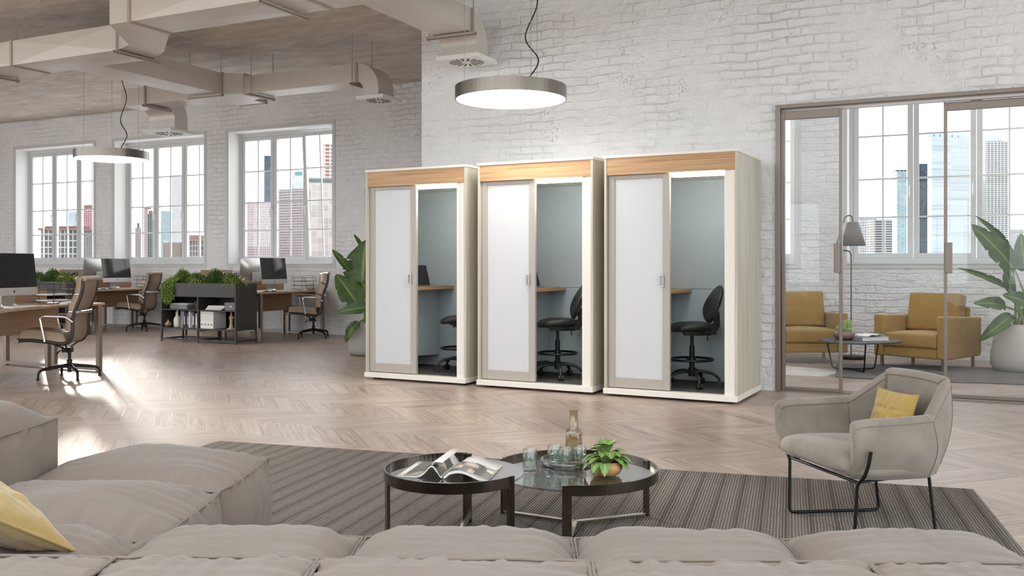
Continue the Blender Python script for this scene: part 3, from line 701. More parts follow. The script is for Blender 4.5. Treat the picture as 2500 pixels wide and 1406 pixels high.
def drafting_chair(loc, rz, label):
    t = empty('drafting_chair', loc, rz, label=label, cat='chair', group='black drafting chairs in the booths')
    for k in range(5):
        a = R_(90+72*k+18); c, s = math.cos(a), math.sin(a)
        p = [(c*.03, s*.03, .135), (c*.11, s*.11, .135), (c*.19, s*.19, .115), (c*.238, s*.238, .075), (c*.245, s*.245, .052)]
        L = MB().tube(smooth_path(p, 5), [.020]*9+[.017]*6+[.014]*6, 8, sq=.75).build('base_leg', M['blackleather'], t)
        w_ = MB()
        for q in (-1, 1): w_.tube([(c*.245-s*.006*q, s*.245+c*.006*q, .027), (c*.245-s*.024*q, s*.245+c*.024*q, .027)], .027, 14)
        w_.build('caster', M['blackleather'], L)
    MB().tube([(0, 0, .09), (0, 0, .17)], .032, 16).tube([(0, 0, .17), (0, 0, .37)], .024, 16).tube([(0, 0, .37), (0, 0, .50)], .016, 14).build('gas_column', M['blackmetal'], t)
    MB().tube([(.19*math.cos(2*math.pi*k/40), .19*math.sin(2*math.pi*k/40), .245) for k in range(40)], .011, 8, True).tube([(-.19, 0, .235), (.19, 0, .235)], .008, 6).tube([(0, -.19, .235), (0, .19, .235)], .008, 6).lathe([(.03, .215), (.033, .22), (.033, .262), (.03, .267)], seg=20).build('foot_ring', M['blackmetal'], t)
    MB().box(-.09, .09, -.10, .10, .488, .505).box(-.05, .05, -.07, .07, .462, .488).tube([(.06, .03, .475), (.17, .03, .468)], .007, 6).tube([(-.03, -.09, .478), (-.05, -.13, .47), (-.05, -.13, .42)], .008, 6).build('seat_mechanism', M['blackmetal'], t, bev=.004)
    def sf(p):
        q = Vector(p); q.z += -.03*max(0, (q.y/.2))**2.0 + .012*(q.x/.2)**2 + .012*max(0, -q.y/.2); q.x *= 1-.06*max(0, -q.y/.2)
        return q
    superpad(MB(), .40, .37, .078, (0, .015, .502), 3, 3.2, fn=sf).build('seat', M['blackleather'], t)
    MB().tube(fillet([(0, -.07, .49), (0, -.19, .49), (0, -.235, .55), (0, -.225, .68)], .05), .018, 8, sq=1.7).cbox((0, -.19, .52), .06, .06, .1).build('back_bracket', M['blackleather'], t, bev=.01)
    def bf(p):
        q = Vector(p); z = q.z/.17
        wd = .80 + .20*math.cos((z+.25)*1.5); q.x *= wd
        q.y += -.035*math.sin(z*1.2) - .03*(1-(q.x/.2)**2) + .015 - .12*(z*.17)
        return q
    superpad(MB(), .40, .075, .345, (0, -.195, .575), 2.3, 2.2, fn=bf).build('backrest', M['blackleather'], t)
    return t
c0 = drafting_chair(bpt(BO[0], .885, .42, .079), BRZ+R_(118), 'black drafting chair half hidden inside the booth with the laptop')
dup(c0, bpt(BO[1], .665, .41, .079), BRZ+R_(122), 'black drafting chair inside the middle booth')
dup(c0, bpt(BO[2], .69, .42, .079), BRZ+R_(122), 'black drafting chair inside the booth next to the glazed doors')
def laptop(loc, rz, label, ang=105):
    t = empty('laptop', loc, rz, label=label, cat='laptop', group='laptops in the booths')
    MB().box(0, .225, -.165, .165, .0, .013).build('laptop_base', M['alu'], t, bev=.004)
    MB().box(.03, .12, -.14, .14, .013, .0136).build('keyboard', M['blackmetal'], t)
    a = R_(ang-90); s = MB(); s.T = Matrix.Rotation(-a, 4, 'Y'); s.box(-.008, 0, -.165, .165, 0, .225)
    L = s.build('lid', M['alu'], t, bev=.003); L.location = (.004, 0, .013)
    s = MB(); s.T = Matrix.Rotation(-a, 4, 'Y'); s.box(0, .0006, -.163, .163, .003, .222); s.build('screen', M['screen'], L)
    return t
laptop(bpt(BO[0], .345, .53, .955), BRZ, 'open laptop with a dark screen on the booth desk nearest the potted plant')
laptop(bpt(BO[1], .30, .60, .955), BRZ, 'laptop mostly hidden behind the sliding door of the middle booth')
# ================================================================== OPEN OFFICE: desks, chairs, computers, planters
def desk(loc, flip, label, L=1.65, wing=False):
    """top runs along +y from the near end; user edge faces +x (flip: faces -x)"""
    t = empty('office_desk', loc, 0, label=label, cat='desk', group='wooden bench desks')
    s = -1 if flip else 1
    X = lambda a, b: (min(a*s, b*s), max(a*s, b*s))
    if wing: MB().prism([(-.8, L), (-.8, -.6), (.25, -1.0), (.85, -.45), (.6, -.02)]+[tuple(q)[:2] for q in smooth_path([(.6, -.02, 0), (.33, .35, 0), (.14, .75, 0), (.03, 1.15, 0), (0, L, 0)], 5)][1:], .735, .762).build('desktop', M['deskwood'], t, bev=.003)
    else: MB().box(*X(-.8, 0), 0, L, .735, .762).build('desktop', M['deskwood'], t, bev=.003)
    MB().box(*X(-.70, -.68), .06, L-.06, .42, .735).build('modesty_panel', M['deskwood'], t)
    for y in ((-.5, L-.08) if wing else (.03, L-.08)):
        MB().box(*X(-.055, -.005), y, y+.05, .0, .735).box(*X(-.78, -.73), y, y+.05, .0, .735).box(*X(-.73, -.055), y, y+.05, .012, .05).box(*X(-.73, -.055), y, y+.05, .70, .735).build('leg_frame', M['legsteel'], t, bev=.003)
    return t
M['legsteel'] = plain('brown_grey_steel_leg', '8b7d71', .35, .55)
def divider(loc, L, label):
    t = empty('desk_divider', loc, 0, label=label, cat='divider', group='wooden desk dividers')
    MB().prism([(.12, .02), (.16, 0), (L-.16, 0), (L-.12, .02), (L-.12, .15), (.12, .15)], -.011, .011, 'x').build('divider_panel', M['deskwood'], t)
    MB().box(-.014, .014, .3, .34, 0, .06).box(-.014, .014, L-.34, L-.3, 0, .06).build('clamp', M['steel'], t)
    return t
XA, YA = -8.56, 5.62; XD, YD = -9.62, 11.02; CD = -3.65
desk((XA, YA, 0), False, 'wooden desk nearest the camera at the left edge, with the big dark monitor on it', wing=True)
dk = desk((XD, YD, 0), False, 'wooden desk behind the right-hand planter shelf, facing the tall potted plant')
dup(dk, (XD+CD, YD, 0), label='wooden desk under the leftmost windows, right-hand desk of its pair')
dk2 = desk((XA-1.62, YA, 0), True, 'wooden desk beyond the desk nearest the camera, mostly hidden by it')
dup(dk2, (XD-1.62, YD, 0), label='wooden desk hidden behind the right-hand planter shelf, far desk of its pair')
dup(dk2, (XD+CD-1.62, YD, 0), label='wooden desk under the leftmost windows, far desk of its pair')
dv = divider((XA-.81, YA, .762), 1.65, 'low wooden divider along the desk nearest the camera')
dup(dv, (XD-.81, YD, .762), label='low wooden divider behind the computer next to the tall tan chair on the right')
dup(dv, (XD+CD-.81, YD, .762), label='low wooden divider behind the computer under the leftmost windows')
def screenpanel(loc, label):
    t = empty('partition_screen', loc, 0, label=label, cat='screen', group='wooden standing screens')
    MB().box(0, .72, 0, .025, .08, 1.10).build('screen_panel', M['tandark'], t, bev=.004)
    for x in (.05, .63): MB().box(x, x+.04, -.12, .145, 0, .02).box(x, x+.04, .0, .025, .02, .08).build('foot', M['legsteel'], t)
    return t
sp = screenpanel((-12.28, 12.5, 0), 'brown standing screen against the window wall behind the right-hand planter shelf')
dup(sp, (-16.0, 12.5, 0), label='brown standing screen against the window wall behind the left-hand planter shelf')

# ------------------------------------------------------------------ padded chairs
def padprofile(mb, prof, y0, y1, th, n=18, side=1):
    """padded strip following a profile of (x, z), puffed in the middle"""
    P = smooth_path([(x, 0, z) for x, z in prof], 7); m = len(P)
    def nrm(i):
        t = (P[min(i+1, m-1)]-P[max(i-1, 0)]).normalized(); return Vector((-t.z, 0, t.x))*side
    rings = []
    for i in range(m):
        e = i/(m-1); prof_e = max(.0, 1-abs(2*e-1)**24)**.5
        nn = nrm(i); row = []
        K = n
        for k in range(K+1):
            v = k/K; q = max(0., 1-abs(2*v-1)**14)**.5
            row.append((P[i]+nn*(th*(.12+.88*prof_e*q)), y0+(y1-y0)*v))
        rings.append([Vector((p.x, y, p.z)) for p, y in row] + [Vector((P[i].x, y1-(y1-y0)*k/K, P[i].z)) for k in range(K+1)])
    c = len(rings[0]); vs = [v for r in rings for v in r]; fs = []
    for i in range(m-1):
        for k in range(c):
            l = (k+1) % c; fs.append((i*c+k, i*c+l, (i+1)*c+l, (i+1)*c+k))
    fs.append(tuple(range(c))[::-1]); fs.append(tuple((m-1)*c+k for k in range(c)))
    mb.add(vs, fs, True); return mb
RAIL = [(-.43, .416), (-.30, .415), (-.15, .398), (-.02, .376), (.05, .385), (.092, .43), (.105, .52), (.105, .62), (.135, .74), (.175, .84), (.202, .95), (.205, 1.045)]
def exec_chair(loc, rz, label):
    t = empty('office_chair', loc, rz, label=label, cat='chair', group='tan padded office chairs')
    rl = smooth_path([(x, 0, z) for x, z in RAIL], 5)
    for y in (-.235, .235):
        MB().tube([(p.x, y, p.z) for p in rl], .012, 8, sq=1.5).build('side_rail', M['gunmetal'], t)
    # sling (the leather back seen from behind)
    g = MB(); m = len(rl)
    g.add([(p.x+.004, y, p.z) for p in rl for y in (-.232, .232)], [(2*i, 2*i+1, 2*i+3, 2*i+2) for i in range(m-1)], True)
    g.build('sling', M['tandark'], t, solid=.006)
    padprofile(MB(), [(-.42, .424), (-.30, .424), (-.15, .406), (-.02, .386), (.035, .40)], -.225, .225, .10).build('seat_pad', M['tan'], t)
    for pr in ([(.085, .50), (.092, .56), (.095, .63), (.112, .69)], [(.113, .70), (.128, .75), (.155, .82), (.172, .87)], [(.173, .88), (.188, .93), (.196, .99), (.197, 1.06)]):
        padprofile(MB(), pr, -.225, .225, .075).build('back_pad', M['tan'], t)
    MB().tube([(.215, -.245, 1.045), (.215, .245, 1.045)], .027, 16).build('head_roll', M['tan'], t)
    MB().tube([(-.435, -.255, .41), (-.435, .255, .41)], .026, 14).build('front_roll', M['tan'], t)
    MB().tube(fillet([(.13, -.24, .70), (.165, -.2, .70), (.165, .2, .70), (.13, .24, .70)], .03), .012, 8, sq=1.6).build('back_brace', M['chrome'], t)
    for y in (-.255, .255):
        MB().tube(fillet([(-.16, y, .40), (-.21, y, .665), (.05, y, .655), (.115, y, .60)], .045, 6), .0105, 8, sq=1.4).build('armrest', M['chrome'], t)
    for dx, dy in ((-.14, -.235), (.03, -.235), (-.14, .235), (.03, .235)): MB().tube([(dx, dy, .395 if dx < 0 else .375), (-.02, 0, .30)], .008, 6).build('seat_strut', M['gunmetal'], t)
    MB().cbox((-.02, 0, .295), .10, .07, .05).tube([(-.02, .03, .30), (-.05, .16, .285), (-.05, .16, .25)], .006, 6).tube([(-.02, -.03, .30), (.03, -.15, .28)], .007, 6).tube([(-.09, 0, .29), (-.13, 0, .25)], .008, 6).build('tilt_mechanism', M['blackmetal'], t, bev=.006)
    MB().tube([(0, 0, .12), (0, 0, .20)], .026, 16).tube([(0, 0, .20), (0, 0, .29)], .017, 14).tube([(0, 0, .06), (0, 0, .12)], .020, 14).build('column', M['blackmetal'], t)
    for k in range(4):
        a = R_(32+90*k); c, s = math.cos(a), math.sin(a)
        p = [(c*.02, s*.02, .135), (c*.15, s*.15, .118), (c*.27, s*.27, .100), (c*.298, s*.298, .075), (c*.302, s*.302, .012)]
        L = MB().tube(fillet(p, .03), [.027]+[.022]*6+[.0175]*6+[.0145]*6+[.013], 8, sq=.8).build('base_leg', M['blackmetal'], t)
        MB().lathe([(0, 0), (.018, 0), (.018, .008), (.01, .014), (0, .014)], (c*.302, s*.302, 0), 12).build('glide', M['blackmetal'], L)
    return t
ch = exec_chair((-8.37, 6.66, 0), R_(34), 'tan padded office chair nearest the camera, at the desk at the left edge')
dup(ch, (-13.24, 12.10, 0), R_(23), 'tan padded office chair left of the planter shelf, in front of the middle window')
dup(ch, (-9.43, 12.09, 0), R_(45), 'tan padded office chair to the left of the tall potted plant, its back to it')

# ------------------------------------------------------------------ all-in-one computers
def computer(loc, rz, label):
    t = empty('desktop_computer', loc, rz, label=label, cat='computer', group='silver all-in-one computers')
    # faces +x
    MB().prism([(-.10, 0), (.09, 0), (.09, .006), (-.07, .010), (-.098, .03), (-.098, .30), (-.106, .30), (-.106, .01)], -.095, .095, 'y').build('stand', M['alu'], t, bev=.002)
    P = empty('display', (-.02, 0, .115)); P.parent = t; P.rotation_euler = (0, R_(-7), 0)
    g = MB(); W, Hh = .65, .43
    def bk(u, v):
        y = (u-.5)*W; z = v*Hh; b = (1-abs(2*u-1)**2.2)*(1-abs(2*v-1)**2.2)
        return Vector((-.006-.05*b, y, z))
    g.grid(bk, 20, 14); g.build('back_shell', M['alu'], P)
    MB().box(-.006, 0, -W/2, W/2, 0, Hh).build('bezel', M['chin'], P, bev=.002)
    MB().box(0, .0012, -W/2, W/2, .078, Hh).build('screen', M['screen'], P)
    MB().box(0, .0012, -W/2, W/2, 0, .078).build('chin', M['chin'], P)
    # dark fruit-shaped emblem on the chin
    e = MB(); pts = []
    for k in range(40):
        a = 2*math.pi*k/40; r = .0105*(1+.10*abs(math.cos(a))-.13*math.exp(-((a-math.pi/2)/.35)**2)-.10*math.exp(-((a-3*math.pi/2)/.3)**2))
        y, z = r*math.cos(a), r*math.sin(a)*1.02
        dd = math.hypot(y-.0145, z-.001)
        if dd < .0065: y -= (.0065-dd)
        pts.append((y, .039+z))
    e.prism(pts, .0012, .0016, 'x')
    e.prism([(.0, .0515), (.001, .0545), (.0035, .057), (.0055, .0575), (.005, .0545), (.0025, .052)], .0012, .0016, 'x')
    e.build('emblem', M['blackmetal'], P)
    return t
cp = computer((-8.57, 6.20, .762), R_(13), 'large silver computer with a dark screen, cut by the left edge of the photo')
dup(cp, (XD-.48, YD+.95, .762), R_(2), 'silver computer with a grey screen on the desk at the right-hand planter shelf')
dup(cp, (XD+CD-.48, YD+.95, .762), R_(2), 'silver computer showing light reflections, in front of the middle window')
dup(cp, (XD-1.23, YD+1.22, .762), R_(175), 'silver computer turned away, its back beside the grey-screened one')
dup(cp, (XD+CD-1.23, YD+1.12, .762), R_(175), 'silver computer turned away, its back beside the one with light reflections')

def keyboard(loc, rz, label):
    t = empty('keyboard', loc, rz, label=label, cat='keyboard', group='white keyboards')
    MB().prism([(-.056, 0), (.056, 0), (.056, .004), (-.056, .012)], -.21, .21, 'y').build('keyboard_body', M['chin'], t)
    k = MB()
    for i in range(5):
        for j in range(14): k.cbox((-.042+.021*i, -.19+.0292*j, .0125-.0015*i), .017, .025, .004)
    k.build('keys', M['paper'], t); return t
kb = keyboard((-8.37, 6.13, .762), R_(16), 'slim white keyboard in front of the large silver computer')
dup(kb, (XD-.22, YD+.95, .762), R_(0), 'slim white keyboard in front of the grey-screened computer')
dup(kb, (XD+CD-.22, YD+.95, .762), R_(0), 'slim white keyboard in front of the computer with light reflections')
def mouse(loc, rz, label):
    t = empty('computer_mouse', loc, rz, label=label, cat='mouse', group='white computer mice')
    superpad(MB(), .11, .058, .05, (0, 0, -.022), 2.2, 2.2, 24, 12).build('mouse_shell', M['paper'], t)
    MB().box(-.05, .05, -.024, .024, 0, .004).build('mouse_foot', M['chin'], t); return t
mo = mouse((-8.66, 6.83, .762), R_(20), 'white computer mouse near the letter tray on the nearest desk')
dup(mo, (XD-.2, YD+1.32, .762), R_(5), 'white computer mouse on the desk behind the right-hand tan chair')
def openbook(loc, rz, label, s=1.0):
    t = empty('open_book', loc, rz, label=label, cat='book', group='open books on the desks')
    g = MB()
    def pg(sg):
        def f(u, v):
            x = sg*u*.17*s; z = .004+.022*s*math.sin(math.pi*min(1, u*1.08))**.7*(1-u*.55)
            return Vector((x, (v-.5)*.24*s, z))
        return f
    g.grid(pg(1), 12, 4); g.grid(pg(-1), 12, 4); g.build('pages', M['paper'], t, solid=.004)
    MB().box(-.175*s, .175*s, -.122*s, .122*s, 0, .003).build('cover', M['chin'], t); return t
ob = openbook((-8.82, 7.10, .762), R_(70), 'open white book at the far end of the nearest desk')
dup(ob, (XD-.25, YD+.42, .762), R_(80), 'open white book at the near end of the desk behind the right-hand planter shelf')
dup(ob, (XD+CD-.25, YD+.42, .762), R_(85), 'open white book on the desk under the leftmost windows')
def lettertray(loc, rz, label):
    t = empty('letter_tray', loc, rz, label=label, cat='letter tray', group='wire letter trays')
    W, D = .34, .25
    for z in (.02, .085, .15):
        g = MB().tube(fillet([(-W/2, -D/2, z), (W/2, -D/2, z), (W/2, D/2, z), (-W/2, D/2, z), (-W/2, -D/2, z)], .03), .0035, 6)
        for k in range(5): g.tube([(-W/2, -D/2+D*(k+.5)/5, z), (W/2, -D/2+D*(k+.5)/5, z)], .002, 5)
        g.build('tray_shelf', M['gunmetal'], t)
        if z < .15: puffbox(MB(), W*.86, D*.82, .016, (0, 0, z+.003), 3, (.0, .0, .2)).build('papers', M['paper'], t)
    g = MB()
    for x in (-W*.28, W*.28):
        for y in (-D/2, D/2): g.tube([(x, y, 0), (x, y, .215)], .0035, 6)
    for y in (-D/2, D/2): g.tube(fillet([(-W/2, y, .15), (-W/2, y, .215), (W/2, y, .215), (W/2, y, .15)], .03), .0035, 6)
    g.build('wire_frame', M['gunmetal'], t); return t
lt = lettertray((-9.02, 6.98, .762), R_(88), 'wire letter tray with papers on the nearest desk')
dup(lt, (XD-.3, YD+1.44, .762), R_(88), 'wire letter tray with papers behind the right-hand tan chair')
dup(lt, (XD+CD-.3, YD+1.42, .762), R_(88), 'wire letter tray behind the tan chair in front of the middle window')
def bird(loc, rz, label):
    t = empty('bird_ornament', loc, rz, label=label, cat='ornament', group='dark bird-shaped ornaments')
    MB().tube(smooth_path([(-.11, 0, .10), (-.05, 0, .13), (0, 0, .16), (.05, 0, .22), (.075, 0, .27), (.11, 0, .28)], 6), [.008]*6+[.02]*6+[.036]*6+[.032]*6+[.022]*6+[.004], 10, sq=.8).build('bird_body', M['gunmetal'], t)
    MB().tube([(0, -.01, .14), (0, -.01, 0)], .003, 5).tube([(0, .01, .14), (0, .01, 0)], .003, 5).cbox((0, 0, .003), .05, .04, .006).build('bird_legs', M['steel'], t); return t
bd = bird((-10.95, 11.62, .762), R_(-20), 'dark bird ornament on the desk behind the right-hand planter shelf')
dup(bd, (-14.7, 11.75, .762), R_(-20), 'dark bird ornament on the desk behind the left-hand planter shelf')
def penpot(loc, label):
    t = empty('pen_cup', loc, 0, label=label, cat='pen cup', group='pen cups')
    MB().lathe([(0, 0), (.035, 0), (.035, .1), (.031, .1), (.031, .006), (0, .006)], seg=18).build('cup', M['gunmetal'], t)
    for k in range(5):
        a = k*1.26; MB().tube([(.012*math.cos(a), .012*math.sin(a), .008), (.034*math.cos(a), .034*math.sin(a), .30)], .004, 5).build('pencil', M['blackmetal'], t)
    return t
pp_ = penpot((-11.1, 12.15, .762), 'pen cup with dark pencils behind the shrub on the right-hand planter shelf')
dup(pp_, (-14.9, 12.0, .762), label='pen cup with dark pencils behind the left-hand planter shelf')

# ------------------------------------------------------------------ planter shelves
SW, SDp, SH = 1.52, .46, .91
def planter_shelf(loc, label):
    t = empty('planter_shelf', loc, 0, label=label, cat='shelf', group='charcoal planter shelves')
    k = .025
    MB().box(0, k, 0, SDp, .20, SH).build('side_panel', M['charcoal'], t, bev=.002); MB().box(SW-k, SW, 0, SDp, .20, SH).build('side_panel', M['charcoal'], t, bev=.002)
    MB().box(SW/2-k/2, SW/2+k/2, .005, SDp-.02, .22, .70).build('divider_panel', M['shelfdark'], t)
    MB().box(k, SW-k, SDp-.02, SDp, .20, SH).build('back_panel', M['charcoal'], t)
    MB().box(k, SW-k, .004, SDp-.02, .20, .22).build('shelf', M['shelfdark'], t); MB().box(k, SW-k, .004, SDp-.02, .49, .505).build('shelf', M['shelfdark'], t)
    MB().box(k, SW-k, 0, .02, .70, SH).box(k, SW-k, .02, SDp-.02, .70, .715).build('trough', M['charcoal'], t, bev=.002)
    MB().box(k, SW-k, .02, SDp-.02, .715, .87).build('soil', M['soil'], t)
    g = MB(); q = .025
    for x in (0, SW/2-q/2, SW-q):
        for y in (0, SDp-q): g.box(x, x+q, y, y+q, .012, .20).box(x+.004, x+q-.004, y+.004, y+q-.004, 0, .012)
        g.box(x, x+q, q, SDp-q, .03, .03+q)
    for y in (0, SDp-q): g.box(q, SW/2-q/2, y, y+q, .03, .03+q).box(SW/2+q/2, SW-q, y, y+q, .03, .03+q)
    g.build('leg_frame', M['charcoal'], t); return t
SX, SY = -11.135, 10.495
ps = planter_shelf((SX, SY, 0), 'charcoal planter shelf in front of the window wall, holding books and white binders')
dup(ps, (SX+CD, SY, 0), label='charcoal planter shelf at the left, seen behind the nearest desk')

random.seed(7)
def leafmat(n, c, v=.3): return plain(n, c, .5, 0, v, 60, spec=.3)
M['g_bush'] = leafmat('bush_green', '6f8a45'); M['g_trail'] = leafmat('trailing_green', '7c9048'); M['g_grass'] = leafmat('grass_green', '9aa855'); M['g_dark'] = leafmat('dark_bush_green', '5f7c40')
def leaf_quad(vs, fs, p, d, up, l, w):
    d = d.normalized(); s = d.cross(up); s = s.normalized() if s.length > 1e-4 else d.orthogonal().normalized()
    o = len(vs); vs += [p, p+d*l*.5+s*w*.5+up*l*.06, p+d*l, p+d*l*.5-s*w*.5+up*l*.06]; fs.append((o, o+1, o+2, o+3))
def bush(loc, rx, ry, h, n, m, label, cat='plant', name='shrub', l=.03, w=.014, flowers=0):
    t = empty(name, loc, 0, label=label, cat=cat, group='plants in the planter shelves')
    vs, fs = [], []
    st = MB()
    for k in range(14):
        a = random.uniform(0, 6.28); r = random.uniform(.2, .9); tip = Vector((math.cos(a)*rx*r, math.sin(a)*ry*r, h*random.uniform(.55, .95)))
        st.tube(smooth_path([(tip.x*.15, tip.y*.15, 0), (tip.x*.6, tip.y*.6, tip.z*.6), tip], 4), .0022, 4, caps=False)
    st.build('stems', M['stem'], t)
    for k in range(n):
        a = random.uniform(0, 6.28); r = random.uniform(.0, 1)**.5; z = random.uniform(0, 1)
        lim = math.sqrt(max(.05, 1-(z)**2.2)); lump = .75+.35*nz(math.cos(a)*2+loc[0], math.sin(a)*2, z*3)
        p = Vector((math.cos(a)*rx*r*lim*lump, math.sin(a)*ry*r*lim*lump, max(-.02, z*h*(.78+.4*nz(math.cos(a)*3*r, math.sin(a)*3*r+loc[0], 1)))))
        d = Vector((math.cos(a)*r, math.sin(a)*r, random.uniform(-.2, 1.0)))+Vector((random.gauss(0, .5), random.gauss(0, .5), random.gauss(0, .3)))
        leaf_quad(vs, fs, p, d, Vector((random.gauss(0, .5), random.gauss(0, .5), 1)).normalized(), l*random.uniform(.7, 1.3), w*random.uniform(.7, 1.3))
    MB().add(vs, fs).build('foliage', m, t)
    if flowers:
        vs, fs = [], []
        for k in range(flowers):
            a = random.uniform(0, 6.28); p = Vector((math.cos(a)*rx*.7, math.sin(a)*ry*.7, h*random.uniform(.9, 1.02)))
            for q in range(5): leaf_quad(vs, fs, p, Vector((math.cos(q*1.257), math.sin(q*1.257), .5)), Vector((0, 0, 1)), .016, .012)
        MB().add(vs, fs).build('flowers', M['paper'], t)
    return t
def tuft(loc, r, h, n, m, label, droop=.6):
    t = empty('grass_tuft', loc, 0, label=label, cat='plant', group='plants in the planter shelves')
    vs, fs = [], []
    for k in range(n):
        a = random.uniform(0, 6.28); L = random.uniform(.7, 1.25); c, s = math.cos(a), math.sin(a); wd = random.uniform(.005, .010)
        pr = None; K = 7; base = Vector((c*.02, s*.02, 0)); up = random.uniform(.5, 1.0)
        for i in range(K+1):
            u = i/K; p = base+Vector((c*r*L*u, s*r*L*u, h*L*(up*1.6*u-droop*2.2*u*u*.8)))
            wv = wd*(1-u*.92); o = len(vs); vs += [p+Vector((-s*wv, c*wv, 0)), p-Vector((-s*wv, c*wv, 0))]
            if i: fs.append((o-2, o-1, o+1, o))
    MB().add(vs, fs, True).build('blades', m, t); return t
def trailing(loc, label):
    t = empty('trailing_plant', loc, 0, label=label, cat='plant', group='plants in the planter shelves')
    vs, fs = [], []; st = MB()
    for k in range(46):
        x0 = random.uniform(-.10, .12); out = random.uniform(.05, .11); dl = random.uniform(.12, .36)*(1-.9*abs(x0-.0)*2.2)
        P = smooth_path([(x0*.5, .08, .0), (x0*.8, .0, .05+random.uniform(0, .04)), (x0, -.10-out*.3, .01), (x0+random.uniform(-.02, .02), -.135-out*.25, -dl*.5), (x0+random.uniform(-.03, .03), -.135-out*.15, -dl)], 5)
        st.tube(P, .0016, 4, caps=False)
        for p in P[3:]:
            for q in range(5):
                d = Vector((random.gauss(0, 1), random.gauss(-.4, .8), random.gauss(-.3, .6)))
                leaf_quad(vs, fs, p+Vector((random.gauss(0, .008), random.gauss(0, .006), random.gauss(0, .006))), d, Vector((random.gauss(0, .4), -.5, 1)).normalized(), .026, .016)
    st.build('stems', M['stem'], t); MB().add(vs, fs).build('foliage', M['g_trail'], t); return t
pz = .875; pl = []
pl.append(bush((SX+.24, SY+.22, pz), .21, .19, .25, 3400, M['g_bush'], 'bushy green plant at the left end of the right-hand planter shelf, behind the trailing one'))
pl.append(trailing((SX+.17, SY+.13, pz+.03), 'trailing plant hanging down the left front of the right-hand planter shelf'))
pl.append(tuft((SX+.60, SY+.18, pz), .19, .22, 230, M['g_grass'], 'spiky grass tuft left of the tall shrub on the right-hand planter shelf'))
pl.append(bush((SX+.47, SY+.27, pz), .24, .19, .20, 2600, M['g_dark'], 'low dark shrub behind the spiky grass tuft on the right-hand planter shelf'))
pl.append(bush((SX+.93, SY+.21, pz), .26, .20, .25, 4200, M['g_dark'], 'tallest dark green shrub with white flowers, in the middle of the right-hand planter shelf', flowers=5))
pl.append(bush((SX+1.20, SY+.25, pz), .22, .19, .19, 2400, M['g_bush'], 'low round shrub right of the tallest shrub on the right-hand planter shelf'))
pl.append(tuft((SX+1.37, SY+.17, pz), .20, .21, 230, M['g_grass'], 'spiky grass tuft at the right end of the right-hand planter shelf'))
LB = {0: 'bushy green plant at the hidden end of the left-hand planter shelf', 2: 'spiky grass tuft on the left-hand planter shelf, left of its tallest shrub', 3: 'low dark shrub at the back of the left-hand planter shelf',
      4: 'tallest dark shrub with white flowers on the left-hand planter shelf', 5: 'low round shrub right of the tallest shrub on the left-hand planter shelf', 6: 'spiky grass tuft at the right end of the left-hand planter shelf'}
for i, lab in LB.items(): dup(pl[i], pl[i].location+Vector((CD, 0, 0)), label=lab)

# ------------------------------------------------------------------ what stands on the shelf
def P_(x, y, z): return (SX+x, SY+y, z)
zs0, zs1 = .22, .505
t = empty('round_vase', P_(.09, .07, zs0), label='small squat golden vase on the lower left shelf', cat='vase')
MB().lathe([(0, 0), (.03, 0), (.046, .018), (.058, .042), (.048, .072), (.022, .092), (.014, .105), (.018, .118), (.013, .118), (.009, .1)], seg=32).build('vase_body', plain('golden_glaze', '8d7a57', .25, .4), t)
def bottle(loc, h, r, label):
    t = empty('bottle_vase', loc, label=label, cat='vase', group='cream bottle vases on the shelf')
    MB().lathe([(0, 0), (r*.9, 0), (r, h*.08), (r*1.02, h*.45), (r*.85, h*.58), (r*.35, h*.68), (r*.25, h*.8), (r*.25, h*.97), (r*.33, h), (r*.18, h), (r*.15, h*.9)], seg=28).build('vase_body', M['vasecream'], t)
M['vasecream'] = plain('cream_ceramic', 'd9d3c9', .5)
bottle(P_(.168, .155, zs0), .24, .042, 'shorter cream bottle vase, behind the taller one'); bottle(P_(.252, .10, zs0), .285, .044, 'taller cream bottle vase beside the row of books')
bcol = ['6b6b6d', '85888a', '2b2b2d', '1d1d1f', '34363a', 'cfcac2', '8a8c8f', '55585c', '2c2c2e', 'a3a6a8', '3a3a3c']
bnm = ['mid grey', 'light grey', 'black', 'jet black', 'slate', 'cream', 'pale steel grey', 'dusty grey', 'charcoal', 'silver grey', 'soft black']
x = .315
for i, (cc, nm) in enumerate(zip(bcol, bnm)):
    w_ = [.03, .036, .028, .04, .026, .032, .04, .034, .026, .036, .03][i]; h_ = [.255, .26, .235, .225, .23, .255, .225, .245, .21, .225, .215][i]
    t = empty('book', P_(x, .08, zs0), label='%s upright book, number %d from the left in the shelf row' % (nm, i+1), cat='book', group='upright books on the shelf')
    bm_ = plain('book_cover_%d' % i, cc, .6)
    MB().box(0, .003, 0, .2, 0, h_).box(w_-.003, w_, 0, .2, 0, h_).box(.003, w_-.003, 0, .004, 0, h_).build('cover', bm_, t)
    MB().box(.003, w_-.003, .004, .192, .004, h_-.004).build('page_block', M['paper'], t)
    if i in (2, 4, 7, 9): MB().box(.006, w_-.006, -.0006, 0, h_*.2, h_*.75).build('spine_label', M['paper'], t)
    if i < 2: t.rotation_euler = (0, R_(5), 0)
    x += w_+.002+(.016 if i == 1 else 0)
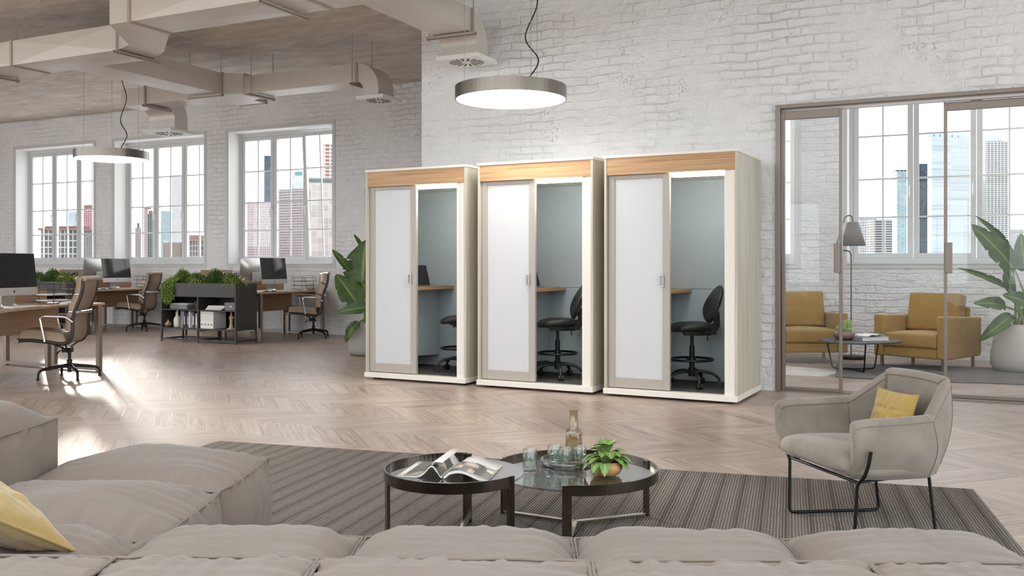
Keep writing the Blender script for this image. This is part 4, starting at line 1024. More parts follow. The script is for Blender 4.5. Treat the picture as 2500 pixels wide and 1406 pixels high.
for i in range(4):
    t = empty('ring_binder', P_(.79+i*.066, .03, zs0), label='white ring binder, %s of the four on the shelf' % ['leftmost', 'second from the left', 'third from the left', 'rightmost'][i], cat='binder', group='white ring binders on the shelf')
    MB().box(0, .064, 0, .27, 0, .262).build('binder_case', M['paper'], t, bev=.004)
    MB().box(.01, .054, -.001, 0, .12, .225).build('spine_label', M['white'], t); MB().box(.012, .052, -.0013, 0, .232, .238).build('spine_line', M['gunmetal'], t)
    MB().tube([(.032, .004, .065), (.032, -.003, .065)], .014, 18).build('finger_ring', M['steel'], t); MB().tube([(.032, .0, .065), (.032, -.0036, .065)], .009, 16).build('finger_hole', M['black'], t)
t = empty('paper_tray', P_(.09, .10, zs1), label='grey tray heaped with papers on the upper left shelf', cat='tray')
MB().box(0, .36, 0, .25, 0, .065).build('tray_box', plain('grey_tray', '8f8f90', .6), t, bev=.004); puffbox(MB(), .33, .22, .022, (.18, .125, .065), 3, (0, 0, .3)).build('papers', M['paper'], t)
t = empty('storage_box', P_(.60, .10, zs1), label='dark brown box on the upper left shelf, beside the middle divider', cat='box')
MB().box(0, .13, 0, .2, 0, .125).build('box_body', plain('dark_brown_board', '33291f', .7), t, bev=.003); MB().box(.035, .05, -.002, 0, .06, .066).box(.085, .1, -.002, 0, .06, .066).build('clasp', M['steel'], t)
for i in range(4):
    t = empty('magazine', P_(.86+.012*i, .06+.006*i, zs1+.0165*i), R_(-3+2*i), label=['bottom', 'second lowest', 'second highest', 'top'][i]+' magazine of the stack on the upper right shelf', cat='magazine', group='stacked magazines on the shelf')
    MB().box(0, .34, 0, .24, 0, .0155).build('cover', plain('magazine_cover_%d' % i, ['29282a', 'c2a9a6', '8e8e90', 'e2e2e4'][i], .4, 0, .25, 25), t, bev=.001); MB().box(.002, .338, -.0004, .238, .002, .0135).build('page_edge', M['paper'], t)
t = empty('storage_box', P_(1.25, .06, zs1), label='grey lidded storage box on the upper right shelf', cat='box')
MB().box(0, .235, 0, .3, 0, .085).build('box_body', plain('grey_board', '77777a', .7), t, bev=.003); MB().box(-.003, .238, -.003, .303, .085, .118).build('lid', plain('grey_board_lid', '7d7d80', .7), t, bev=.003); MB().box(.10, .135, -.004, 0, .05, .066).build('label_holder', M['paper'], t)
t = empty('figurine', P_(1.36, .08, zs0), label='sand coloured standing figurine on the lower right shelf', cat='figurine')
ms = plain('sandstone', 'b39f84', .7)
MB().lathe([(0, 0), (.055, 0), (.055, .015), (.032, .03), (.022, .09), (.024, .13), (.018, .16), (.026, .19), (.022, .205), (.009, .214), (.014, .228), (.012, .245), (.005, .262), (0, .264)], seg=20).build('figure_body', ms, t)
MB().tube(smooth_path([(.026, 0, .195), (.042, 0, .17), (.02, -.016, .155)], 5), .006, 6).tube(smooth_path([(-.026, 0, .195), (-.042, 0, .17), (-.02, -.016, .155)], 5), .006, 6).build('figure_arms', ms, t)
MB().box(-.075, .09, -.02, .05, 0, .012).build('figure_base', ms, t)
# ================================================================== LOUNGE
# ------------------------------------------------------------------ rug
RUGZ = .012
rg = MB().box(0, 4.56, -3.7, 0, 0, RUGZ).build('area_rug', mat_rug(), bev=.004)
rg.location = (-4.416, 4.663, 0); rg.rotation_euler = (0, 0, R_(8.9))
tag(rg, 'large charcoal ribbed rug under the coffee tables and the lounge chair', 'rug')

# ------------------------------------------------------------------ modular sofa
so = empty('modular_sofa', (0, 0, 0), YAW - R_(1.3), label='taupe modular corner sofa in the foreground, with a chaise on the left', cat='sofa')
def module(name, x0, x1, y0, y1, z0, z1, seed, b=(.05, .05, .22), wr=.02, n=(56, 56, 20), pw=4.0, seams=((1, 1), (1, -1), (-1, 1), (-1, -1))):
    w, d, h = x1-x0, y1-y0, z1-z0; c = ((x0+x1)/2, (y0+y1)/2, z0)
    o = puffbox(MB(), w, d, h, c, n, b, wr, 34, seed, pw, .22).build(name, M['sofa'], so)
    g = MB(); zz = h/2
    def run(pts): g.tube(pts, .0042, 6)
    K = 16
    loop = []
    for (ax, s) in (('x', -1), ('y', 1), ('x', 1), ('y', -1)):
        pass
    # piping follows the top seams (corner-to-corner, slightly wavy)
    cs = [(-1, -1), (1, -1), (1, 1), (-1, 1)]
    for i in range(4):
        a, b_ = cs[i], cs[(i+1) % 4]; pts = []
        for k in range(K+1):
            t_ = k/K; x = a[0]+(b_[0]-a[0])*t_; y = a[1]+(b_[1]-a[1])*t_
            X_ = x*(1+b[0]*(1-abs(y)**pw)*.22); Y_ = y*(1+b[1]*(1-abs(x)**pw)*.22)
            pts.append((c[0]+X_*w/2+nz(x*4, y*4, seed)*.003, c[1]+Y_*d/2+nz(x*4, y*4, seed+5)*.003, z1+.002+nz(x*5, y*5, seed)*.003))
        run(pts)
    for sx, sy in cs:
        g.tube([(c[0]+sx*w/2, c[1]+sy*d/2, z1-h*k/6) for k in range(7)], .0035, 6)
    g.build('piping', M['piping'], o)
    return o
SX_ = [-1.785, -1.067, -.479, .114, .695, 1.27]
ys = [2.02, 2.545, 3.11, 3.68]
ZSE, ZBK = .405, .535
module('seat_module', SX_[0], SX_[1], ys[2]+.005, ys[3], .03, ZSE, 1.3, (.15, .16, .44), .017, pw=3.2); module('seat_module', SX_[0], SX_[1], ys[1]+.004, ys[2]-.004, .03, ZSE, 4.1, (.15, .02, .46), .017, pw=3.2); module('seat_module', SX_[0], SX_[1], ys[0], ys[1]-.004, .03, ZSE, 7.7, (.08, .02, .5))
for i in range(1, 5): module('seat_module', SX_[i]+.005, SX_[i+1]-.005, ys[0], 2.60, .03, ZSE, 9.9+i*3.1, (.012, .17, .36), .011, pw=5.5)
bx = [-1.785, -.92, -.465, .125, .725, 1.30]
for i in range(5): module('back_module', bx[i]+.004, bx[i+1]-.004, 1.70, 2.0, .03, ZBK, 31.3+i*2.7, (.01, .24, .06), .014)
module('back_module', -2.09, -1.80, 1.70, 2.62, .03, .60, 55.1, (.14, .02, .28)); module('back_module', -2.09, -1.80, 2.63, 3.43, .03, .60, 57.1, (.20, .05, .36))
for (x, y) in ((-1.7, 3.6), (-1.15, 3.6), (-1.15, 2.7), (1.2, 2.5), (.7, 2.5), (.1, 2.5), (-.5, 2.5), (1.2, 1.8), (-.9, 1.8), (-2.0, 1.8), (-2.0, 3.35)):
    MB().cbox((x, y, .022), .06, .06, .024).build('sofa_foot', M['blackmetal'], so)

def pillow(name, loc, w, h, th, label, m, seed=1, rot=None, quilt=0, cat='cushion', group=None, pleat=0):
    t = empty(name, loc, 0, label=label, cat=cat, group=group)
    if rot: t.rotation_euler = rot
    def side(sg):
        def f(u, v):
            a, b = 2*u-1, 2*v-1
            q = (max(0, 1-a*a)**.55)*(max(0, 1-b*b)**.55)
            x = a*w/2*(1-.07*(1-a*a*0)*(1-b*b)); z = b*h/2*(1-.07*(1-a*a))
            zz = sg*(th/2)*q
            zz += sg*q*(.010*nz(a*3.3+seed, b*3.3, seed)+.006*nz(a*8+seed, b*4, seed*2))*w/.3
            if pleat and sg > 0: zz += q**.7*.006*math.sin(a*38+nz(a*3, b*3, 2)*2)
            if quilt:
                for gx in (-.33, .33): zz -= sg*q*.007*math.exp(-((a-gx)/.045)**2)
                for gz in (-.33, .33): zz -= sg*q*.007*math.exp(-((b-gz)/.045)**2)
            return Vector((x, zz, z))
        return f
    g = MB(); n = 36
    g.grid(side(-1), n, n); k = len(g.v)
    g.grid(side(1), n, n); N1 = (n+1)*(n+1)
    nf = len(g.f)//2
    for i in range(nf, 2*nf): g.f[i] = g.f[i][::-1]
    c = g.build('cover', m, t)
    ed = [(side(-1)(u, v)) for u, v in [(i/20, 0) for i in range(20)]+[(1, i/20) for i in range(20)]+[(1-i/20, 1) for i in range(20)]+[(0, 1-i/20) for i in range(20)]]
    MB().tube(ed, .0035, 6, True).build('seam', m, c)
    return t
def sof(x, y, z):
    return Matrix.Rotation(YAW - R_(1.3), 4, 'Z') @ Vector((x, y, z))
e1 = Vector((-.05, -.26, .15)).normalized(); e2 = Vector((-.28, .15, .06)).normalized(); nn_ = e1.cross(e2).normalized(); e2 = nn_.cross(e1)
cu = pillow('throw_cushion', (0, 0, 0), .40, .40, .14, 'mustard cushion on the sofa at the lower left of the photo', M['yellow'], 3.3, pleat=1)
rc = Matrix((e2, nn_, e1)).transposed().to_4x4()
cc_ = Vector((-1.09, 2.30, .462)) + (e1+e2)*.195
cu.rotation_euler = (Matrix.Rotation(YAW, 4, 'Z') @ rc).to_euler(); cu.location = rd(cc_.x, cc_.y, cc_.z)

# ------------------------------------------------------------------ coffee tables
M['smoked'] = mat_pane('smoked_table_glass', 1.0, (.66, .65, .64), .01, .26)
def coffee_table(r, d, R, zt, legs, a0, a1, label):
    c = rd(r, d, RUGZ); zt -= RUGZ
    t = empty('coffee_table', c, YAW, label=label, cat='coffee table', group='round coffee tables')
    MB().lathe([(0, zt-.030), (R-.006, zt-.030), (R-.006, zt-.022), (0, zt-.022)], seg=72, smooth=False).build('glass_top', M['smoked'], t)
    MB().lathe([(R-.008, zt-.045), (R, zt-.045), (R, zt), (R-.008, zt), (R-.008, zt-.045)], seg=60, smooth=False, a0=R_(a0), a1=R_(a1)).build('rim', M['darkchrome'], t)
    for a in legs:
        a = R_(a); cs, sn = math.cos(a), math.sin(a)
        q = MB(); q.T = Matrix.Rotation(a, 4, 'Z')
        q.box(R-.014, R-.001, -.02, .02, .0, zt-.002); L = q.build('leg', M['darkchrome'], t, bev=.0015)
        q = MB(); q.T = Matrix.Rotation(a, 4, 'Z')
        q.box(.0, R-.014, -.013, .013, .0, .012).build('foot_bar', M['chromegrey'], L, bev=.001)
    return c
M['chromegrey'] = plain('grey_chrome', 'a29b90', .22, .9)
coffee_table(.285, 4.16, .375, .272, (152, 21, 261), 261, 512, 'larger lower round coffee table of smoked glass, with the glasses and the potted plant')
coffee_table(-.244, 3.90, .299, .325, (82, 202, 325), 82, 325, 'smaller higher round coffee table of smoked glass, with the magazine on it')
ZT1 = .272-.022
# magazine
def magmat(name, cols, sx, sy, seed):
    m, nt, p = newmat(name); h = N(nt)
    b = h.n('ShaderNodeTexVoronoi', feature='F1', distance='CHEBYCHEV'); b.inputs['Scale'].default_value = 1; h.link(h.coords((sx, sy, .01), (seed, seed*.7, 0)), b.inputs['Vector'])
    s = h.n('ShaderNodeSeparateColor'); h.link(b.outputs['Color'], s.inputs[0])
    st = [(i/len(cols), srgb(c)) for i, c in enumerate(cols)]
    q = h.ramp(s.outputs[0], st); nt.nodes[-1]
    for nd in nt.nodes:
        if nd.type == 'VALTORGB': nd.color_ramp.interpolation = 'CONSTANT'
    h.link(q, p.inputs['Base Color']); p.inputs['Roughness'].default_value = .35; return m
mg = empty('magazine', rd(-.255, 3.905, .325-.022+.001), YAW - R_(12), label='open magazine with brown interior photographs on the smaller coffee table', cat='magazine')
mw, mh = .185, .285
def rpage(u, v): return Vector((.004+u*mw, (v-.5)*mh, .006+.036*(math.sin(math.pi*min(1, (u+.05)*1.0))**1.4)*(1-u*.75)+.012*(1-u)*min(1, u*8)))
def lpage(u, v): return Vector((-.004-u*mw*1.05, (v-.5)*mh, .004+.045*math.exp(-((u-.22)/.17)**2)*min(1, u*9)+.004*(1-u)))
g = MB()
def thick(fn, th):
    nu, nv = 22, 4; o = len(g.v)
    g.grid(fn, nu, nv); g.grid(lambda u, v: Vector((fn(u, v).x, fn(u, v).y, max(.0, fn(u, v).z-th))), nu, nv)
    W = nu+1; K = W*(nv+1)
    for i in range(nu):
        for j in (0, nv): g.f.append((o+j*W+i, o+j*W+i+1, o+K+j*W+i+1, o+K+j*W+i)); g.sm.append(False)
    for j in range(nv):
        for i in (0, nu): g.f.append((o+j*W+i, o+(j+1)*W+i, o+K+(j+1)*W+i, o+K+j*W+i)); g.sm.append(False)
thick(rpage, .012); thick(lpage, .006)
pgs = g.build('pages', M['paper'], mg)
def pic(fn, u0, u1, v0, v1, m, nm):
    q = MB(); q.grid(lambda u, v: fn(u0+(u1-u0)*u, v0+(v1-v0)*v)+Vector((0, 0, .0012)), 20, 3); return q.build(nm, m, mg)
brown = ['3b2d25', '8c6a4c', 'd8d2cb', '6d5645', 'b9a594', '2c2522', '95846f']
pic(rpage, .03, 1.0, .0, .62, magmat('interior_photo_brown', brown, 17, 23, 3.1), 'printed_photo')
pic(lpage, .50, .86, .02, .98, magmat('interior_photo_dark', ['2c2522', '3b322d', '4a3e37', 'a89684', '37302c'], 14, 8, 1.7), 'printed_photo')
pic(lpage, .03, .46, .0, .72, magmat('interior_photo_mixed', ['55504a', 'b7aca0', '7b5f45', '2b2624', 'cfc8c2'], 20, 12, 5.3), 'printed_photo')
# curled page standing over the spine
q = MB(); q.grid(lambda u, v: Vector((-.02-.055*math.sin(u*2.5)+u*.05, (v-.5)*mh*.98, .018+.05*math.sin(u*1.9))), 14, 3); q.build('curled_page', M['paper'], mg, solid=.0016)

# ------------------------------------------------------------------ glassware
M['clear'] = mat_pane('clear_green_glass', 1.0, (.89, .93, .905), 0, .10); M['traygl'] = mat_pane('clear_tray_glass', 1.0, (.90, .90, .91), 0, .12)
M['carafe'] = mat_pane('smoky_carafe_glass', 1.0, (.90, .88, .82), 0, .08)
def tumbler(p, label, h=.098, R=.032):
    t = empty('tumbler', p, 0, label=label, cat='glass', group='glass tumblers')
    n = 48
    def rr(k): return R + .0007*math.cos(k*24*2*math.pi/n)
    prof = [(0, 0), (R*.9, 0), (R, .006), (R, h-.001), (R-.001, h), (R-.0022, h-.001), (R-.0024, .022), (R*.82, .018), (0, .017)]
    MB().lathe(prof, seg=n).build('glass_body', M['clear'], t); return t
tumbler(rd(.081, 4.16, ZT1), 'glass tumbler standing alone at the left of the larger coffee table')
tc = rd(.262, 4.27, ZT1); TR = .132
t = empty('glass_tray', tc, 0, label='round clear glass tray on the larger coffee table', cat='tray')
MB().lathe([(0, 0), (TR-.006, 0), (TR, .006), (TR, .03), (TR-.002, .032), (TR-.006, .03), (TR-.008, .012), (0, .010)], seg=64).build('tray_body', M['traygl'], t)
ztr = ZT1+.011
tumbler(rd(.197, 4.25, ztr), 'glass tumbler on the tray, the left one of those in front of the bottle', .085); tumbler(rd(.247, 4.205, ztr), 'glass tumbler on the tray, the foremost one', .085); tumbler(rd(.312, 4.245, ztr), 'glass tumbler on the tray, half hidden by the plant leaves', .085)
cb = rd(.292, 4.335, ztr)
t = empty('water_carafe', cb, 0, label='glass carafe with a wooden stopper on the glass tray', cat='carafe')
MB().lathe([(0, 0), (.038, 0), (.042, .004), (.042, .128), (.037, .142), (.0225, .152), (.0205, .158), (.0205, .235), (.0185, .235), (.0185, .158), (.036, .139), (.039, .127), (.039, .006), (0, .005)], seg=48).build('carafe_body', M['carafe'] if 'carafe' in M else mat_glass('smoky_carafe_glass', (.93, .90, .84)), t)
MB().lathe([(0, .007), (.0375, .007), (.0375, .122), (0, .122)], seg=40).build('water', mat_pane('tinted_water', .5, (.88, .82, .70)), t)
MB().lathe([(0, .16), (.0165, .16), (.0175, .166), (.0175, .222), (0, .224)], seg=32).build('stopper', wood('stopper_wood', 'b0977a', 'd3bfa3', 'z', .5, 3, 30), t)
# potted nerve plant
pp = rd(.418, 4.06, ZT1)
t = empty('potted_plant', pp, 0, label='small white-veined leafy plant in an ochre bowl on the larger coffee table', cat='plant')
MB().lathe([(0, 0), (.035, 0), (.058, .012), (.071, .034), (.071, .050), (.062, .066), (.057, .066), (.062, .05), (.0, .05)], seg=40).build('bowl', plain('ochre_glazed_bowl', 'c79f66', .45, 0, .08, 14), t)
MB().disc(.058, .056, seg=24).build('soil', M['soil'], t)
def mat_vein():
    m, nt, p = newmat('nerve_plant_leaf'); h = N(nt)
    uv = h.n('ShaderNodeUVMap'); sx = h.n('ShaderNodeSeparateXYZ'); h.link(uv.outputs[0], sx.inputs[0])
    u, v = sx.outputs[0], sx.outputs[1]; a = h.math('ABSOLUTE', h.math('SUBTRACT', v, .5))
    mid = h.math('LESS_THAN', a, .035)
    s = h.math('PINGPONG', h.math('SUBTRACT', h.math('MULTIPLY', u, 7.), h.math('MULTIPLY', a, 4.5)), .5); vv = h.math('LESS_THAN', s, .085)
    s2 = h.math('PINGPONG', h.math('ADD', h.math('MULTIPLY', u, 9.), h.math('MULTIPLY', a, 9.)), .5); v2 = h.math('LESS_THAN', s2, .06)
    f = h.math('MAXIMUM', mid, h.math('MAXIMUM', vv, h.math('MULTIPLY', v2, .7)))
    h.link(h.mix(h.math('MULTIPLY', f, .85), srgb('557f33'), srgb('c4d68c')), p.inputs['Base Color']); p.inputs['Roughness'].default_value = .4
    return m
M['vein'] = mat_vein()
def ovalleaf(base, d, up, L, W, droop, parent, name='leaf'):
    d = Vector(d).normalized(); up = Vector(up); s = d.cross(up).normalized(); up = s.cross(d).normalized()
    g = MB(); nu, nv = 9, 6; uvs = []
    for j in range(nv+1):
        for i in range(nu+1): pass
    def f(u, v):
        w = W*math.sin(math.pi*(u**.92))**.58 if 0 < u < 1 else 0; b = v-.5
        return Vector(base)+d*(L*u)+s*(w*b)+up*(L*(.18*math.sin(u*math.pi)-droop*u*u)+abs(b)*w*.25)
    g.grid(f, nu, nv); o = g.build(name, M['vein'], parent)
    uvl = o.data.uv_layers.new(name='UVMap'); me = o.data
    for poly in me.polygons:
        for li in poly.loop_indices:
            vi = me.loops[li].vertex_index; uvl.data[li].uv = ((vi % (nu+1))/nu, (vi//(nu+1))/nv)
    return o
random.seed(21); st = MB()
for k in range(46):
    ring = k % 4; a = k*2.399+random.uniform(-.2, .2); el = [-.05, .2, .55, .95][ring]+random.uniform(-.15, .15)
    rad = [.045, .042, .03, .014][ring]; hz = [.062, .078, .098, .112][ring]
    b = Vector((math.cos(a)*rad, math.sin(a)*rad, hz)); d = Vector((math.cos(a)*math.cos(el), math.sin(a)*math.cos(el), math.sin(el)))
    st.tube([(b.x*.2, b.y*.2, .056), (b.x*.7, b.y*.7, hz*.9), b], .0016, 5)
    ovalleaf(b, d, (0, 0, 1), random.uniform(.052, .068), random.uniform(.044, .054), [.55, .6, .55, .45][ring], t)
st.build('stems', M['stem'], t)

# ------------------------------------------------------------------ lounge chair
LC = Vector((-.374, 4.40, RUGZ)); LRZ = math.atan2(-.769, .639)
t = empty('lounge_chair', LC, LRZ, label='taupe suede lounge chair on thin black legs, standing on the charcoal rug', cat='armchair')
TOPC = [(-.315, -.265, .475), (-.322, -.235, .512), (-.323, -.06, .518), (-.312, .105, .522), (-.296, .145, .532), (-.225, .275, .645), (-.205, .30, .664), (-.165, .312, .672), (0, .322, .676), (.165, .312, .672), (.205, .30, .664), (.225, .275, .645), (.296, .145, .532), (.312, .105, .522), (.323, -.06, .518), (.322, -.235, .512), (.315, -.265, .475)]
BOTC = [(-.255, -.235, .285), (-.258, -.20, .275), (-.262, -.03, .265), (-.258, .12, .262), (-.250, .145, .262), (-.205, .215, .262), (-.19, .228, .262), (-.155, .237, .262), (0, .244, .262), (.155, .237, .262), (.19, .228, .262), (.205, .215, .262), (.250, .145, .262), (.258, .12, .262), (.262, -.03, .265), (.258, -.20, .275), (.255, -.235, .285)]
tp = smooth_path(TOPC, 4); bp = smooth_path(BOTC, 4); nU = len(tp)-1
def outw(i):
    a, b = max(i-1, 0), min(i+1, nU)
    d = (tp[b]-tp[a])+(bp[b]-bp[a]); return Vector((d.y, -d.x, 0)).normalized()*-1
BL_ = .030; TH_ = .048
def osurf(i, v): return bp[i].lerp(tp[i], v)+outw(i)*(BL_*math.sin(math.pi*min(1, v*1.05)))
g = MB(); rings = []; nv = 12
for i in range(nU+1):
    o = outw(i); r = []; e = min(i, nU-i); f = [.25, .72, .93, 1][min(e, 3)]
    mid = lambda p: p-o*(TH_/2)
    for v in range(nv+1): r.append(osurf(i, v/nv*.97))
    top = osurf(i, .97)
    for k in range(1, 6):
        a = math.pi*k/6; r.append(top-o*(TH_/2)*(1-math.cos(a))+Vector((0, 0, TH_/2*math.sin(a))))
    for v in range(nv, -1, -1): r.append(osurf(i, v/nv*.97)-o*TH_)
    if f < 1:
        c_ = sum(r, Vector())/len(r)
        r2 = []
        for q in r:
            b_ = q-c_; along = b_.dot(o); r2.append(q-o*along*(1-f)-Vector((0, 0, b_.z))*(1-f)*.10)
        r = r2
    rings.append(r)
K = len(rings[0]); vs = [q for r in rings for q in r]
fs = [(i*K+k, (i+1)*K+k, (i+1)*K+(k+1) % K, i*K+(k+1) % K) for i in range(nU) for k in range(K)]
fs += [tuple(range(K)), tuple(nU*K+k for k in range(K))[::-1]]
g.add(vs, fs, True); sh = g.build('shell', M['suede'], t)
st = MB()
def seam_at(i):
    return [osurf(i, v/14*.97)+outw(i)*.0008 for v in range(15)]
for i in (14, 22, 42, 50): st.tube(seam_at(i), .0022, 5)
st.tube([osurf(i, .955)+outw(i)*.0008 for i in range(3, nU-2)], .002, 5)
st.tube([osurf(i, .955)-outw(i)*(TH_+.0008) for i in range(3, nU-2)], .002, 5)
for i in (14, 22, 42, 50): st.tube([osurf(i, v/12*.97)-outw(i)*(TH_+.0008) for v in range(4, 13)], .002, 5)
st.build('stitching', M['stitch'], sh)
def sfn(p):
    q = Vector(p); v = q.y/.26
    q.x *= 1.0-.10*max(0, v); q.z += .012*(1-(q.x/.27)**2)*(1-.4*v) - .008*v
    return q
superpad(MB(), .585, .535, .128, (0, -.018, .254), 5.5, 3.2, 56, 16, fn=sfn).build('seat', M['suede'], t)
MB().tube([(-.262+.001*k*0, -.262+.0, .318)]+[(x, -.276-.006*math.cos(x*5), .318-.004*math.cos(x*5)) for x in [-.22+.44*k/12 for k in range(13)]]+[(.262, -.262, .318)], .0022, 5).build('seat_piping', M['stitch'], t)
for s in (-1, 1):
    P = fillet([(s*.336, -.192, .405), (s*.326, -.198, .34), (s*.302, -.205, .285), (s*.262, -.205, .258), (s*.2535, -.214, .007), (s*.1955, .228, .007), (s*.192, .195, .268)], .028, 5)
    MB().tube(P, .0075, 8).build('sled_leg', M['blackmetal'], t)
    MB().cbox((s*.245, -.15, .0035), .022, .05, .007).build('glide', M['blackmetal'], t); MB().cbox((s*.203, .17, .0035), .022, .05, .007).build('glide', M['blackmetal'], t)
MB().tube([(-.262, -.20, .262), (.262, -.20, .262)], .0075, 8).tube([(-.19, .19, .262), (.19, .19, .262)], .0075, 8).tube([(-.255, -.2, .262), (-.19, .19, .262)], .006, 6).tube([(.255, -.2, .262), (.19, .19, .262)], .006, 6).build('seat_frame', M['blackmetal'], t)
def lch(x, y, z): return Matrix.Translation(LC) @ Matrix.Rotation(LRZ, 4, 'Z') @ Vector((x, y, z))
pillow('throw_cushion', lch(-.005, .155, .475), .285, .25, .085, 'quilted mustard cushion leaning in the lounge chair', M['yellow'], 8.1, (R_(-16), 0, LRZ), quilt=1)
# ================================================================== GLASS ROOM
def club_chair(loc, rz, label):
    """faces -y"""
    t = empty('club_armchair', loc, rz, label=label, cat='armchair', group='ochre armchairs in the glass room')
    W, D = .86, .86; z0 = .135
    m = M['ochre']
    for s in (-1, 1):
        x0, x1 = (-.43, -.31) if s < 0 else (.31, .43)
        MB().prism([(-.43, z0), (.40, z0), (.43, .17), (.43, .585), (-.43, .615)], x0, x1, 'x').build('armrest', m, t, bev=.03, segs=4)
    MB().box(-.31, .31, -.425, .40, z0, .255).build('seat_base', m, t, bev=.02, segs=3)
    MB().prism([(.26, .2), (.40, .2), (.43, .70), (.34, .70)], -.31, .31, 'x').build('backrest', m, t, bev=.03, segs=4)
    puffbox(MB(), .615, .66, .15, (0, -.105, .257), (16, 16, 6), (.015, .03, .30), .004, 12, 3).build('seat_cushion', m, t)
    c = puffbox(MB(), .60, .15, .44, (0, 0, 0), (16, 6, 16), (.02, .35, .05), .005, 12, 6).build('back_cushion', m, t)
    c.location = (0, .165, .41); c.rotation_euler = (R_(-13), 0, 0)
    for x in (-.355, .355):
        for y in (-.37, .37): MB().cbox((x, y, .0675), .03, .03, .135).build('leg', M['legsteel'], t)
    return t
cc = club_chair((-.283, 11.70, 0), R_(-24.5), 'ochre armchair on the right, between the side table and the big pot')
dup(cc, (-1.70, 11.84, 0), R_(21.9), 'ochre armchair on the left, behind the left sliding door')
# rugs
def rag(name, pts, m, label, th=.01, seed=0):
    P = []; n = len(pts)
    for i in range(n):
        a, b = Vector(pts[i]), Vector(pts[(i+1) % n]); K = max(2, int((b-a).length/.06))
        for k in range(K):
            q = a.lerp(b, k/K); P.append((q.x+.022*nz(q.x*9, q.y*9, seed), q.y+.022*nz(q.x*9, q.y*9, seed+9)))
    return tag(MB().prism(P, 0, th).build(name, m), label, 'rug', 'rugs in the glass room')
g2 = lambda x, y: tuple(gr(x, y))[:2]
M['hide'] = mat_fabric('pale_hide', 'cfc7bd', 120, .5, .12, .95); M['greyrug'] = mat_fabric('worn_grey_rug', '5a5653', 160, .5, .4, .95)
rag('shag_rug', [g2(1870, 893), g2(1960, 899), g2(2042, 906), g2(2040, 913), g2(2005, 922), g2(1870, 916)], M['hide'], 'pale shaggy rug lying behind the left sliding door', .014, 3)
rag('worn_rug', [g2(2046, 888), g2(2330, 896), g2(2620, 905), g2(2640, 946), g2(2420, 937), g2(2200, 931), g2(2040, 921), g2(2036, 905)], M['greyrug'], 'worn dark grey rug under the side table', .01, 8)
# side table
TC = rd(3.86, 10.27, .01); t = empty('side_table', TC, YAW, label='low dark table with a rounded top and bent rod legs between the ochre armchairs', cat='table')
pts = []
for k in range(64):
    a = 2*math.pi*k/64; r = .41*(1+.10*math.cos(3*a+.4)); pts.append((1.05*r*math.cos(a), .98*r*math.sin(a)))
MB().prism(pts, .318, .335).build('table_top', plain('dark_grey_tabletop', '4b4a4a', .5), t, bev=.004)
for k in range(3):
    a = R_(25+120*k); b = R_(25+120*(k+1)); 
    p = [(.33*math.cos(a), .33*math.sin(a), .317), (.27*math.cos(a), .27*math.sin(a), .008), (.05*math.cos((a+b)/2), .05*math.sin((a+b)/2), .008), (.27*math.cos(b), .27*math.sin(b), .008), (.33*math.cos(b), .33*math.sin(b), .317)]
    MB().tube(fillet(p, .04), .008, 7).build('rod_leg', M['blackmetal'], t)
zt = .346
bw = rd(3.74, 10.33, zt); t = empty('cactus_bowl', bw, 0, label='brown bowl with round green cacti on the low dark table', cat='plant')
MB().lathe([(0, 0), (.07, 0), (.105, .02), (.118, .05), (.11, .085), (.085, .10), (.08, .098), (.1, .07), (0, .075)], seg=36).build('bowl', plain('brown_glazed_bowl', '8a6f66', .35, 0, .1, 12), t)
M['cactus'] = plain('cactus_green', '7c9650', .6); M['spine'] = plain('cactus_ridge', 'c6cf9f', .7)
for (x, y, r, h) in ((.035, 0, .048, .15), (-.05, .02, .036, .08), (-.02, -.045, .042, .09), (.06, -.04, .03, .06), (.0, .05, .034, .1)):
    def cf(u, v):
        a = 2*math.pi*u; e = math.pi*v; q = 1+.10*math.cos(a*10); return Vector((x+r*q*math.sin(e)*math.cos(a), y+r*q*math.sin(e)*math.sin(a), .08+h*.5-h*.5*math.cos(e)))
    C_ = MB().grid(cf, 60, 14, True, True).build('cactus', M['cactus'], t)
    s = MB()
    for k in range(10):
        a = 2*math.pi*k/10; s.tube([(x+r*1.10*math.sin(e)*math.cos(a), y+r*1.10*math.sin(e)*math.sin(a), .08+h*.5-h*.5*math.cos(e)) for e in [.3+2.3*i/10 for i in range(11)]], .0025, 4)
    s.build('spines', M['spine'], C_)
bk = rd(3.985, 10.24, zt); t = empty('book', bk, YAW + R_(14), label='thick grey book lying on the low dark table, under the open one', cat='book')
MB().box(-.17, .17, -.12, .12, 0, .004).box(-.17, .17, -.12, .12, .042, .046).box(-.17, -.166, -.12, .12, .004, .042).build('cover', plain('grey_book_cover', 'a3a3a3', .5), t); MB().box(-.165, .165, -.116, .116, .004, .042).build('page_block', M['paper'], t)
t = empty('open_book', Vector(bk)+Vector((0, 0, .047)), YAW + R_(30), label='white open booklet on top of the grey book', cat='book')
q = MB(); q.grid(lambda u, v: Vector(((u-.5)*.27, (v-.5)*.2, .004+.022*math.sin(math.pi*min(1, abs(2*u-1)*1.0))*.6+.012*(1-abs(2*u-1)))), 20, 3); q.build('pages', M['paper'], t, solid=.004)
q = MB(); q.grid(lambda u, v: Vector(((u*.28+.05)*.4, (v*.55-.3)*.2, .0215)), 3, 3); q.build('printed_photo', M['gunmetal'], t)
